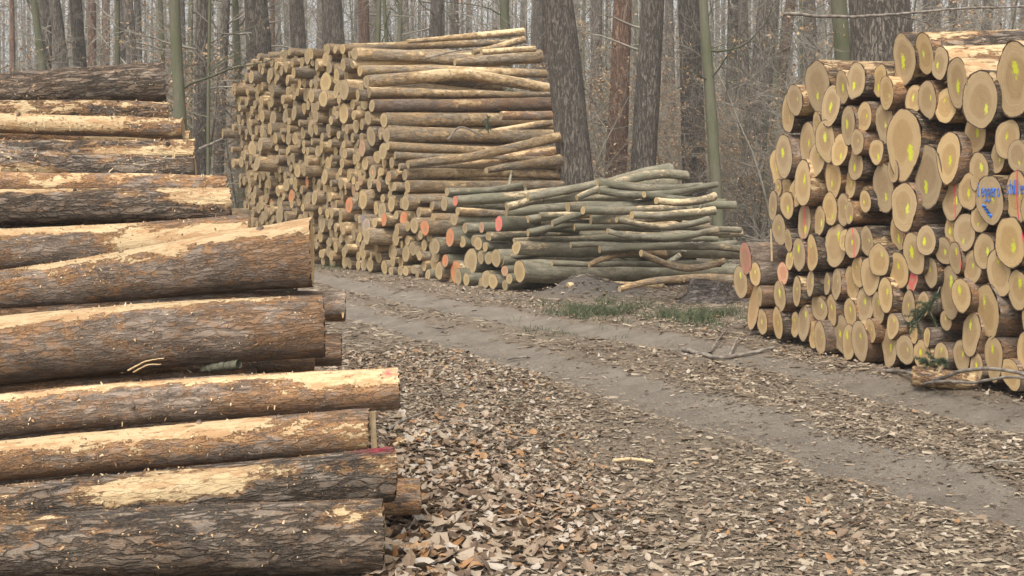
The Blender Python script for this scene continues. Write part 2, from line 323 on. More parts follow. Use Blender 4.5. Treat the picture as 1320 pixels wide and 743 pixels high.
for nm, sel, lab in (('ground', ~onroad, None), ('dirt_road', onroad, None)):
    v_, q_, a_ = sub(Q[sel]); o = link(nm, mesh_np(nm, v_, [q_], M_GROUND, attrs=a_)); o['kind'] = 'structure'

# ------------------------------------------------------------------ logs
def frame(d):
    X_ = Vector(d).normalized(); Y_ = Vector((0, 0, 1)).cross(X_).normalized(); Z_ = X_.cross(Y_)
    return Matrix(((X_.x, Y_.x, Z_.x), (X_.y, Y_.y, Z_.y), (X_.z, Y_.z, Z_.z)))
def log_arrays(L, r0, r1, seed, M=20, N=24, bend=(0, 0), shape=None, peel=.3, topb=.0, ptop=0., flare=.0, rough=.05, cut=(0, 0), fine=0., strip=None, wobk=1., jag=.0):
    """body of a log along +X from the origin: V, quads, cap tris, attributes, plus its end disc"""
    rg = np.random.default_rng(seed)
    t = np.linspace(0, 1, N) ; x = t * L
    if N > 30: x = np.concatenate([[0, .012], np.linspace(.04, L, N - 2)]); t = x / L
    th = np.arange(M) * 2 * np.pi / M
    sh = 1 + .05 * rg.normal() * np.cos(2 * th + rg.uniform(0, 6)) + .03 * rg.normal() * np.cos(3 * th + rg.uniform(0, 6)) + .015 * rg.normal() * np.cos(5 * th + rg.uniform(0, 6))
    if jag: sh = sh + jag * (fbm(np.stack([np.cos(th) * 3, np.sin(th) * 3, 0 * th + rg.uniform(0, 99)], -1), seed, 3) - .5) * 2.4
    if shape: 
        a, k = shape; sh = sh + k * np.exp(-((np.angle(np.exp(1j * (th - a)))) / .5)**2)
    fade = np.exp(-x / .8)[:, None]; prof = 1 + (sh[None] - 1) * (fade * .8 + .2)
    rr = (r0 + (r1 - r0) * t + flare * r0 * np.exp(-x / .25))[:, None] * prof
    off = np.array([rg.uniform(0, 50), rg.uniform(0, 50), rg.uniform(0, 50)])
    C = np.stack([np.cos(th), np.sin(th)], -1)           # y, z
    P = np.stack([np.broadcast_to(x[:, None], rr.shape), rr * C[None, :, 0], rr * C[None, :, 1]], -1)
    rr = rr * (1 + rough * (fbm(P * np.array([2.2, 5, 5]) + off, seed, 3) - .5) * 2)
    if fine:
        rd = fbm(P * np.array([14, 42, 42]) + off, seed + 9, 4); rr = rr + fine * (np.abs(rd - .5) * 4 - 1) * .6 + fine * .5 * (fbm(P * 9 + off, seed + 4, 2) - .5)
    bx = np.sin(t * np.pi)[:, None]; wob = (fbm(np.stack([x * .8, 0 * x, 0 * x], -1) + off, seed + 3, 2) - .5)[:, None] * .05 * wobk * (t * (1 - t) * 4)[:, None]
    pe = fbm(P * np.array([.9, 4.5, 4.5]) * (1 if L < 1e3 else 1) + off, seed + 5, 3)
    top = C[None, :, 1] * .5 + .5
    peelv = pe - .5 + peel + topb * (top - .5) + ptop * np.exp(-x / .5)[:, None] * (pe - .3)
    if strip:
        for (x0, x1, ang, wdt, amt) in strip:
            g_ = sm(x0 - .25, x0 + .1, x)[:, None] * (1 - sm(x1 - .1, x1 + .25, x))[:, None] * np.exp(-(np.angle(np.exp(1j * (th - ang))) / wdt)**2)[None]
            peelv = peelv + amt * g_
    Yc = rr * C[None, :, 0] + bx * bend[0] + wob; Zc = rr * C[None, :, 1] + bx * bend[1] + wob * .6
    Xc = np.broadcast_to(x[:, None], rr.shape).copy()
    Xc[0] += (rg.random(M) - .5) * .012 * (r0 / .12)
    Xc += (cut[0] * Yc + cut[1] * Zc) * np.exp(-x / .1)[:, None]
    V = np.stack([Xc, Yc, Zc], -1).reshape(-1, 3)
    Qd = grid_quads(N, M); cap = np.array([[(N - 1) * M + j, (N - 1) * M + (j + 1) % M, N * M] for j in range(M)])
    V = np.vstack([V, [[L, Yc[-1].mean(), Zc[-1].mean()]]])
    pv = np.append(peelv.ravel(), .3)
    # near end disc
    rings = [0, .5, .85, .995]; DV = [[0, 0, 0]]; DU = [[0, 0]]
    for q in rings[1:]:
        for j in range(M):
            y, z = Yc[0, j] * q, Zc[0, j] * q
            DV.append([-.002 + cut[0] * y + cut[1] * z, y, z]); DU.append([C[j, 0] * q, C[j, 1] * q])
    tri = [[0, 1 + (j + 1) % M, 1 + j] for j in range(M)]; dq = []
    for k in range(len(rings) - 2):
        a = 1 + k * M; b = a + M
        dq += [[a + (j + 1) % M, b + (j + 1) % M, b + j, a + j] for j in range(M)]
    return dict(V=V, Q=Qd[:, ::-1], cap=cap[:, ::-1] if False else cap, peel=pv, DV=np.array(DV), DU=np.array(DU), tri=np.array(tri), dq=np.array(dq))
def build_log_meshes(name, A, bark, endm, rnd=0., paint=None):
    nq, nc = len(A['Q']), len(A['cap'])
    at = dict(peel=A['peel'], rnd=np.full(len(A['V']), rnd), paint=np.zeros(len(A['V'])) if paint is None else paint(A['V']))
    body = mesh_np(name, A['V'], [A['Q'], A['cap']], [bark, endm], attrs=at, midx=[0] * nq + [1] * nc, uv=np.zeros((len(A['V']), 2)))
    end = mesh_np('cut_end', A['DV'], [A['tri'], A['dq']], [endm], uv=A['DU'], attrs=dict(rnd=np.full(len(A['DV']), rnd)), smooth=False)
    return body, end
def set_marks(e, mk=None, mks=0., mkc=(.62, .72, .03), ln=None, tint=None, tf=0.):
    if mk: e['mk'] = [float(mk[0]), float(mk[1]), 0.]; e['mks'] = float(mks); e['mkc'] = [float(x) for x in mkc]
    if ln: e['ln'] = [float(x) for x in ln]
    if tint: e['tc'] = [float(x) for x in tint]; e['tf'] = float(tf)
def place_log(name, P0, P1, r0, r1, seed, bark, endm, paint=None, **k):
    P0, P1 = np.array(P0), np.array(P1); L = np.linalg.norm(P1 - P0)
    A_ = log_arrays(L, r0, r1, seed, **k); body, end = build_log_meshes(name, A_, bark, endm, paint=paint)
    o = link(name, body); o.matrix_world = Matrix.Translation(P0) @ frame(P1 - P0).to_4x4()
    e = link('cut_end', end, o); return o, e, A_
def ordw(n): return (['zeroth','first','second','third','fourth','fifth','sixth','seventh','eighth','ninth','tenth','eleventh','twelfth','thirteenth','fourteenth','fifteenth','sixteenth','seventeenth','eighteenth','nineteenth','twentieth','twenty-first','twenty-second','twenty-third','twenty-fourth','twenty-fifth','twenty-sixth','twenty-seventh','twenty-eighth','twenty-ninth','thirtieth'] + ['thirty-' + q_ for q_ in 'first second third fourth fifth sixth seventh eighth ninth'.split()] + ['fortieth'])[n]

def loose_bark(parent, A_, n, seed, size=.022, top=True):
    """curled flakes of bark and splinters standing off the surface of one log"""
    rg = np.random.default_rng(seed); V0 = A_['V'][:-1]; idx = rg.integers(0, len(V0), n * 4)
    P = V0[idx]; ax = P.copy(); ax[:, 0] = 0; 
    nrm = ax / (np.linalg.norm(ax, axis=1)[:, None] + 1e-9)
    keep = (nrm[:, 2] > -.35 if top else nrm[:, 2] > -1) & (vn(P * 3, seed) > .38); P, nrm = P[keep][:n], nrm[keep][:n]; n = len(P)
    a = rg.uniform(0, 6.3, n); t1 = np.stack([np.ones(n), 0 * a, 0 * a], 1); t2 = np.cross(nrm, t1)
    d = np.cos(a)[:, None] * t1 + np.sin(a)[:, None] * t2; e = np.cross(nrm, d)
    Lk = size * np.minimum(rg.lognormal(-.1, .5, n), 2.)[:, None]; wk = Lk * rg.uniform(.07, .22, (n, 1)); lift = rg.uniform(.02, .45, (n, 1))
    p0 = P - nrm * .003; p1 = P + d * Lk * .5 + nrm * Lk * lift * .35; p2 = P + d * Lk * .85 + nrm * Lk * lift
    Vv = np.stack([p0 - e * wk, p0 + e * wk, p1 - e * wk * .9, p1 + e * wk * .8, p2 - e * wk * .2, p2 + e * wk * .35], 1).reshape(-1, 3)
    b = np.arange(n)[:, None] * 6; q = np.concatenate([b + [[0, 1, 3, 2]], b + [[2, 3, 5, 4]]])
    o = link('loose_bark', mesh_np('loose_bark', Vv, [q], M_FLAKE, attrs=dict(rnd=np.repeat(rg.random(n), 6)), smooth=False), parent); o['kind'] = 'stuff'; return o

def branch_stub(parent, A_, M, N, L, xx, an, rs, ll, mat):
    row = min(int(xx / L * (N - 1)), N - 2); vv = A_['V'][row * M + int(an / 6.2832 * M) % M]; ctr = A_['V'][row * M:(row + 1) * M].mean(0); nn_ = vv - ctr; nn_ = nn_ / (np.linalg.norm(nn_) + 1e-9); dd_ = nn_ + np.array([.5, 0, 0])
    v_, q_ = tubes([(np.array([vv - nn_ * .012, vv + dd_ * ll * .5, vv + dd_ * ll]), np.array([rs * 1.7, rs * 1.1, rs]))], 10); n0 = len(v_); v_ = np.vstack([v_, v_[-10:].mean(0)])
    link('branch_stub', mesh_np('branch_stub', v_, [q_, np.array([[n0 - 10 + t_, n0 - 10 + (t_ + 1) % 10, n0] for t_ in range(10)])], mat, attrs=dict(peel=np.full(n0 + 1, .22), rnd=np.zeros(n0 + 1), paint=np.zeros(n0 + 1))), parent)
# ---- the near left stack: logs seen from the side, each row set back behind the one below
# right end x,y,height px, depth there | y, height px at the frame's left edge | bark, peel, label
LEFT = [
 (490,692,98,5.12, 716,84,'saw',.20,.0,None,'thick fissured grey pine log at the foot of the near stack, ends on dead leaves',dict(flare=.03)),
 (506,611,74,5.42, 657,68,'saw',.23,.0,[(.62,1.12,.55,.55,.62),(1.62,1.75,.3,.5,.6)],'rough dark pine log second from the ground, long cream peeled patch, red at its tip',{}),
 (475,556,56,5.62, 601,52,'thin',.24,.0,[(.5,3.2,1.15,.42,0.47)],'reddish smooth pine log under the brightly peeled one, third large log from the ground',{}),
 (513,500,54,5.80, 546,56,'thin',.24,.0,[(.0,.35,.9,.7,.60),(.3,3,1.2,.33,0.37)],'pine log reaching farthest over the leaves, cream peeled tip with pink paint',{}),
 (417,421,80,6.02, 455,88,'thin',.26,.0,[(.25,3,1.25,.40,0.37)],'thick grey-orange log above the small mossy branch, cream strip along its top edge',{}),
 (402,325,84,6.42, 368,52,'thin',.27,.0,[(.2,1.2,1.25,.42,0.42)],'stout upward-sloping red-brown log with curled bark flakes, widest end of the near stack',dict(flare=.05)),
 (322,300,50,6.85, 322,62,'thin',.30,.0,[(.0,.65,.1,.7,.50),(.7,2,1.2,.5,.45)],'bent log with a big peeled cream side, just above the stout red-brown log',dict(bend=(0,-.015))),
 (297,264,44,7.35, 268,46,'saw',.28,.0,[(.0,.2,.6,.8,.5),(1.0,2,1.2,.3,.4)],'grey fissured log with splintered pale end, just below the thin pale pole',{}),
 (291,240,22,7.55, 238,30,'thin',.40,.0,None,'thin pale pole with splintery orange end midway up the near stack',{}),
 (252,220,37,7.95, 216,36,'saw',.24,.0,[(.8,2.4,-.4,.5,.45)],'cracked grey log with dark bark seams above the thin pale pole',dict(bend=(0,.0))),
 (250,194,30,8.40, 188,30,'saw',.24,.0,[(.0,.6,-.2,.6,.55)],'dark grey log with cream peeled patch low on its end, below the peeled light log',{}),
 (236,167,27,8.80, 163,26,'thin',.42,.0,[(.5,2.4,.3,.8,.50)],'light yellow peeled log with ragged frayed end, third from the top',{}),
 (217,144,24,9.15, 147,30,'saw',.30,.0,None,'slim brown log directly under the top log of the near stack',{}),
 (213,107,54,9.60, 124,46,'saw',.17,.0,None,'big rough-barked log crowning the near stack, end pointing at the trees',dict(flare=.04,bend=(0,.03))),
]
for i, (x0, y0, h0, Y0, yl, hl, bk, pl, tb, strip, lab, ex) in enumerate(LEFT):
    P0 = W(x0, y0, Y0); az = R(188); dY = math.sin(az) / math.cos(az)
    # point where the log leaves the frame: x = 0
    u = (0 - CX) / F; X1 = u * (Y0 - dY * P0[0]) / (1 - dY * u); Yl = Y0 + dY * (X1 - P0[0]); P1 = W(0, yl, Yl)
    r0 = h0 / 2 / F * Y0; r1 = hl / 2 / F * Yl
    k = 1 + 1.3 / np.linalg.norm(P1 - P0); P2 = P0 + (P1 - P0) * k; r2 = r0 + (r1 - r0) * k
    near = i < 8
    ex = dict(ex); ex.setdefault('bend', (0, [.025, -.02, .02, .03, .02, -.01, 0, .02, .02, 0, -.03, .02, .03, .03][i]))
    pf = None
    if i == 1: pf = lambda V: np.clip(np.exp(-((V[:, 0] - .06) / .07)**2) * sm(.098, .112, V[:, 2]), 0, 1) * .9
    if i == 3: pf = lambda V: np.exp(-((V[:, 0] - .035) / .025)**2) * sm(.05, .07, V[:, 2]) * (1 - sm(.078, .09, V[:, 2])) * .8
    o, e, A_ = place_log('pine_log', P0, P2, r0, r2, 100 + i, M_SAW if bk == 'saw' else M_THIN, M_ENDF, paint=pf, M=72 if near else 48, N=230 if near else 150,
                     peel=pl + .05, topb=.20, fine=(.0075 if bk == 'saw' else .003), rough=.045, strip=strip, cut=(random.uniform(-.12, .05), random.uniform(-.1, .1)), wobk=2.2, jag=.03, **ex)
    tag(o, lab, 'log', 'logs of the near stack')
    loose_bark(o, A_, 1500 if bk == 'thin' else 1000, 300 + i, .0125 if near else .017)
    for q in range(2): branch_stub(o, A_, 72 if near else 48, 230 if near else 150, float(np.linalg.norm(P2 - P0)), random.uniform(.15, 1.9), random.uniform(-.2, 1.9), random.uniform(.009, .018), random.uniform(.004, .012), M_SAW if bk == 'saw' else M_THIN)
# logs showing in the gaps behind them
LB = [
 (541,640,46,5.75,650,'thin','short red-brown log end poking out behind the two lowest logs onto the leaves'),
 (445,396,42,6.5,400,'thin','log end peeping out over the road, behind the thick grey-orange log, upper of two'),
 (440,451,42,6.55,456,'thin','log end peeping out over the road, behind the thick grey-orange log, lower of two'),
 (405,472,24,6.25,480,'thin','thin pale log in the gap above the peeled log with pink paint'),
 (330,487,26,6.05,508,'thin','flaky log lying in the gap beneath the thick grey-orange log'),
 (383,366,34,6.9,380,'saw','dark log in the shade beneath the stout red-brown log'),
 (460,600,40,5.95,640,'saw','dark log in the gap between the second and third large logs from the ground'),
 (430,668,34,5.6,690,'thin','shaded log with a pink paint stroke in the gap over the lowest log'),
 (290,283,26,7.5,300,'saw','dim log behind the bent cream-sided log, near the splintered end'),
 (300,318,46,7.25,342,'thin','shaded brown log filling the gap between the bent cream-sided log and the stout one'),
 (285,250,30,8.3,256,'saw','shaded log behind the thin pale pole midway up the near stack'),
 (245,180,22,9.0,178,'thin','shaded slim log behind the two upper dark grey logs'),
 (468,535,34,6.3,560,'thin','shaded log in the gap under the log with pink paint'),
 (210,156,14,9.6,157,'thin','pale strip of log under the slim brown log near the top'),
 (240,205,14,8.6,203,'thin','narrow pale log between the two cracked grey logs'),
]
for i, (x0, y0, h0, Y0, yl, bk, lab) in enumerate(LB):
    P0 = W(x0, y0, Y0); az = R(188); dY = math.tan(az); u = -CX / F; X1 = u * (Y0 - dY * P0[0]) / (1 - dY * u); Yl = Y0 + dY * (X1 - P0[0]); P1 = W(0, yl, Yl)
    P1[2] = max(P1[2], .12); r0 = h0 / 2 / F * Y0
    pf = (lambda V: np.exp(-((V[:, 0] - .75) / .12)**2) * sm(.0, .04, V[:, 2])) if i == 7 else None
    o, e, A_ = place_log('pine_log', P0, P1 + (P1 - P0) * .2, r0, r0, 150 + i, M_SAW if bk == 'saw' else M_THIN, M_ENDF, paint=pf, M=32, N=80, peel=.3, fine=.003)
    tag(o, lab, 'log', 'logs of the near stack')
    loose_bark(o, A_, 60, 350 + i)

# ---- the marked stack beside the road: log ends facing the road
A5 = [(226,372,142),(251,323,118),(338,273,198),(434,274,128),(389,347,158),(485,252,140),(577,250,132),(603,297,124),(670,168,192),(748,147,165),(807,179,115),(873,257,185),(960,322,230),(1090,250,268),
 (710,322,115),(759,321,140),(831,344,132),(336,416,86),(456,421,150),(517,388,108),(594,403,126),(669,478,240),(210,536,140),(368,478,152),(302,495,165),(337,549,142),(422,515,124),(491,485,98),(564,522,92),
 (484,570,135),(187,583,130),(189,660,70),(220,685,120),(282,643,158),(254,680,112),(398,619,138),(465,645,110),(628,592,98),(592,658,185),(763,620,265),(840,541,190),(945,452,150),(1066,472,145),(1030,542,118),(1107,540,118),(955,591,130),(520,697,88)]
A6 = [(155,42,105),(205,40,100),(178,128,105),(267,95,115),(321,94,105),(358,53,115),(427,68,78),(405,58,110),(483,27,78),(620,46,170),(792,20,150),(848,-8,120),(890,83,112),(925,20,172),(1022,12,185),(210,165,80),(248,216,115),(215,235,70),(294,211,128),
 (379,182,150),(411,165,80),(438,173,105),(488,167,100),(532,235,125),(600,140,125),(654,210,150),(699,165,108),(789,125,92),(836,135,135),(762,203,100),(803,228,112),(905,204,122),(864,260,120),(995,172,190),(958,280,155),(602,273,135),
 (648,300,90),(716,280,110),(785,350,190),(823,360,125),(1025,342,140),(918,411,185),(58,230,112),(40,312,112),(92,285,80),(108,365,72),(190,283,75),(180,362,105),(240,346,100),(288,318,88),(348,320,72),(381,320,112),(320,408,95),(364,412,112),
 (430,422,105),(436,315,118),(458,275,110),(500,293,135),(555,360,120),(528,405,112),(482,393,125),(637,400,110),(690,390,80),(88,400,150),(117,455,90),(172,458,112),(234,465,90),(265,457,120),(299,503,95),(323,510,112),(401,500,145),(425,525,120),
 (463,518,135),(503,485,85),(581,468,85),(570,545,138),(625,553,100),(684,570,100),(655,490,75),(702,508,62),(752,573,85),(825,575,105),(859,498,145),(878,612,90),(939,580,140),(770,450,70),
 (1075,60,130),(1090,200,120),(1080,450,150),(1065,560,150),(1000,640,110)]
RIGHT = [(940 + a / 2.971, 20 + b / 2.971, c / 2.971) for a, b, c in A5] + [(940 + a / 2.753, 250 + b / 2.753, c / 2.753) for a, b, c in A6]
UV_R, C_R = -.256, None
th_r = math.atan(UV_R); dir_r = np.array([math.sin(th_r), math.cos(th_r)]); base_r = np.array([2.57, 12.5])
def on_plane(x, uv, base):
    u = (x - CX) / F; Yp = (base[0] - uv * base[1]) / (u - uv); return Yp
AXR = R(9); ax_r = np.array([math.cos(AXR), math.sin(AXR)]); nrm_r = np.array([-ax_r[1], ax_r[0]])
RP = np.array(RIGHT); Y0r = np.array([on_plane(x, UV_R, base_r) for x, y, h in RIGHT]); Yr = Y0r.copy()
def rpos(Yc):
    P = np.stack([(RP[:, 0] - CX) / F * Yc, Yc, CAMZ - (RP[:, 1] - HY) / F * Yc], -1)
    return P, P[:, 0] * nrm_r[0] + P[:, 1] * nrm_r[1], P[:, 2], RP[:, 2] / 2 / F * Yc
shr = np.ones(len(RP))
for it in range(120):
    P, sa, za, ra = rpos(Yr); ra = ra * shr; mv = np.zeros(len(RP))
    for i in range(len(RP)):
        dz = za - za[i]; ds = sa - sa[i]; need = .94 * (ra + ra[i]); D = np.hypot(dz, ds); hit = (D < need) & (D > 1e-9)
        for j in np.nonzero(hit)[0]:
            want = math.sqrt(max(need[j]**2 - dz[j]**2, 0)); sg = 1 if ds[j] > 0 else -1; mv[i] -= sg * (want - abs(ds[j])) * .12
            if it > 90: shr[i] *= .9992
    Yr = np.clip(Yr + np.clip(mv, -.04, .04), Y0r - .42, Y0r + .42); Yr += (Y0r - Yr) * .01
P_R, sa, za, ra = rpos(Yr); shr = np.maximum(shr, .93); ra = ra * shr
ra = ra * 1.05; pts = np.stack([(Yr - base_r[1]) / dir_r[1], np.maximum(P_R[:, 2], ra * .9), ra], -1)
PINKLN = {(267,95): .05, (438,173): -.1, (600,140): -.75, (294,211): .8, (803,228): -.75, (1022,12): -.1, (792,20): -.25, (995,172): -.9}
order_s = np.argsort(pts[:, 0]); allsrc = [(a, b, 5) for a, b, c in A5] + [(a, b, 6) for a, b, c in A6]
# columns counted from the forest end, logs counted from the ground
smax = pts[:, 0].max(); colw = .46; colid = np.floor((smax - pts[:, 0]) / colw).astype(int)
for i in range(len(pts)):
    s_, z, r = pts[i]; a, b, c6 = allsrc[i]
    Xp = base_r[0] + dir_r[0] * s_; Yp = base_r[1] + dir_r[1] * s_
    azl = R(9 + rng.normal() * 1.2); tilt = rng.normal() * .012
    if c6 == 5 and b < 200: tilt = .05
    st = 0.
    L = rng.uniform(4.0, 4.6)
    big = r > .21; d = np.array([math.cos(azl), math.sin(azl), tilt])
    P0 = np.array([P_R[i, 0], P_R[i, 1], z])
    shp = None
    if (a, b) == (669,478): shp = (-1.35, .38)
    elif (a, b) == (594,403): shp = (-1.4, .35)
    elif (a, b) == (955,591): shp = (-1.2, .3)
    elif (a, b) == (1090,250): shp = (2.4, .12)
    elif rng.random() < .3: shp = (rng.uniform(-2.4, -.7), rng.uniform(.08, .2))
    bark = M_SAW if (big or rng.random() < .35) else M_THIN
    topl = c6 == 5 and b < 300
    o, e, A_ = place_log('pine_log', P0, P0 + d * L, r, r * rng.uniform(.82, .95), 400 + i, bark, M_ENDF, M=36, N=40, jag=.035, peel=.36 if topl else .24, topb=.35 if topl else .1, ptop=0.2, rough=.05, shape=shp, cut=(rng.uniform(-.16, .1), rng.uniform(-.1, .1)), flare=.03)
    if topl: loose_bark(o, A_, 70, 900 + i, .02)
    mark = 'no paint'
    if (a, b) == (58,230): set_marks(e, tint=(.62, .12, .14), tf=.5); mark = 'painted pink all over'
    elif (a, b) == (190,283): set_marks(e, tint=(.75, .12, .18), tf=.4); mark = 'pink smeared'
    elif (a, b) == (648,300): set_marks(e, tint=(.8, .06, .12), tf=.7); mark = 'painted red'
    elif (a, b) == (88,400): set_marks(e, tint=(.6, .25, .12), tf=.18); mark = 'faintly orange'
    elif (a, b) in ((22, 22), (1000, 640), (1065, 560)): pass
    else:
        lowr = z < 1.0; mv = rng.uniform(-.5, .3) if z > 1 else rng.uniform(0, .5)
        set_marks(e, mk=(rng.uniform(-.4, .25), mv), mks=rng.uniform(.10, .21), mkc=(.66, .70, .03) if rng.random() < .7 else (.74, .80, .10), ln=(PINKLN[(a, b)], rng.uniform(-.15, .1), .07) if (a, b) in PINKLN else None)
        mark = 'yellow spot high' if mv > .15 else 'yellow spot low' if mv < -.15 else 'yellow spot central'
        if (a, b) in PINKLN: mark = 'pink line, yellow spot'
    size = 'huge' if r > .27 else 'large' if r > .2 else 'medium' if r > .15 else 'small'
    if shp and shp[1] > .25: size += ' pointed'
    rank = 1 + sum(1 for j in range(len(pts)) if colid[j] == colid[i] and pts[j, 1] < z)
    lab = f'{size} end, {mark}, {ordw(rank)} up in marked stack\'s {ordw(int(colid[i]) + 1)} column from the beeches'
    if (a, b) in ((925,20), (1022,12)):
        lab = 'large log end with blue handwriting that ends in a scribble below it' if a == 925 else 'large log end with the blue word stallen and a red line'
        # brush strokes of the lettering, in the face's own plane (u to the left is +y)
        G = {'l': [[(0,1),(0,0),(.2,0)]], 'e': [[(.05,.3),(.5,.35),(.4,.6),(.1,.55),(.02,.2),(.3,0),(.5,.1)]], 'g': [[(.5,.5),(.2,.6),(0,.3),(.3,.05),(.5,.4)],[(.5,.55),(.5,-.3),(.2,-.4),(.05,-.25)]],
             'r': [[(.05,.6),(.08,0)],[(.08,.4),(.3,.6),(.45,.5)]], 'o': [[(.25,0),(.02,.2),(.1,.55),(.4,.6),(.5,.2),(.25,0)]], 's': [[(.5,.6),(.1,.55),(.15,.3),(.45,.25),(.4,0),(0,.05)]], 't': [[(.25,1),(.25,.05),(.45,0)],[(0,.65),(.5,.65)]],
             'a': [[(.5,.55),(.15,.6),(0,.25),(.2,0),(.5,.3)],[(.5,.6),(.5,0)]], 'n': [[(.05,.6),(.05,0)],[(.05,.4),(.3,.6),(.45,.4),(.48,0)]]}
        word = 'leggero' if a == 925 else 'stallen'
        lines = []; n = len(word); cw = 1.66 * r / n; hh = .56 * r
        for q, ch in enumerate(word):
            for stroke in G[ch]:
                pp = [(-.004 - .003, 0.82 * r - (q * cw + ux * cw * 1.35), .0 * r + .12 * r + vy * hh) for ux, vy in stroke]
                lines.append((pp, [.0052] * len(pp)))
        if a == 925: lines.append(([(-.007, .05 - .035 * (k_ % 2) - .012 * k_ + .04, .05 * r - .1 * r - .035 - .010 * k_) for k_ in range(9)], [.010] * 9))
        lv, lq = tubes([(np.array(p_) , r_) for p_, r_ in lines], 5); lv[:, 0] = -.005 + (lv[:, 0] + .007) * .35 + A_['DV'][1:, 0].min() * 0
        sel = (np.hypot(lv[:, 1], lv[:, 2]) < 2 * r); o2 = link('painted_lettering', mesh_np('painted_lettering', lv, [lq], M_BLUE), e)
        # follow the slant of the saw cut
        cu = A_['DV']; kk = np.linalg.lstsq(cu[:, 1:], cu[:, 0] + .002, rcond=None)[0]
        for v_ in o2.data.vertices: v_.co.x += kk[0] * v_.co.y + kk[1] * v_.co.z
    tag(o, lab, 'log', 'yellow-marked log ends in the roadside stack')

# ---- the tall pulpwood stack and the beech logs before it
UV_T = -.58; base_t = np.array([-1.23, 20.9]); th_t = math.atan(UV_T); dir_t = np.array([math.sin(th_t), math.cos(th_t)])
AZ_T = R(32); DT = np.array([math.cos(AZ_T), math.sin(AZ_T), 0])
def tpl(x, y, h):
    Yp = on_plane(x, UV_T, base_t); return (Yp - base_t[1]) / dir_t[1], CAMZ - (y - HY) / F * Yp, h / 2 / F * Yp
def tpos(s_, z): return np.array([base_t[0] + dir_t[0] * s_, base_t[1] + dir_t[1] * s_, z])
c3 = lambda x, y, h: (440 + x / 4.37, 30 + y / 4.37, h / 4.37)
c7 = lambda x, y, h: (460 + x / 3.714, 190 + y / 3.714, h / 3.714)
c4 = lambda x, y, h: (460 + x / 2.538, 180 + y / 2.538, h / 2.538)
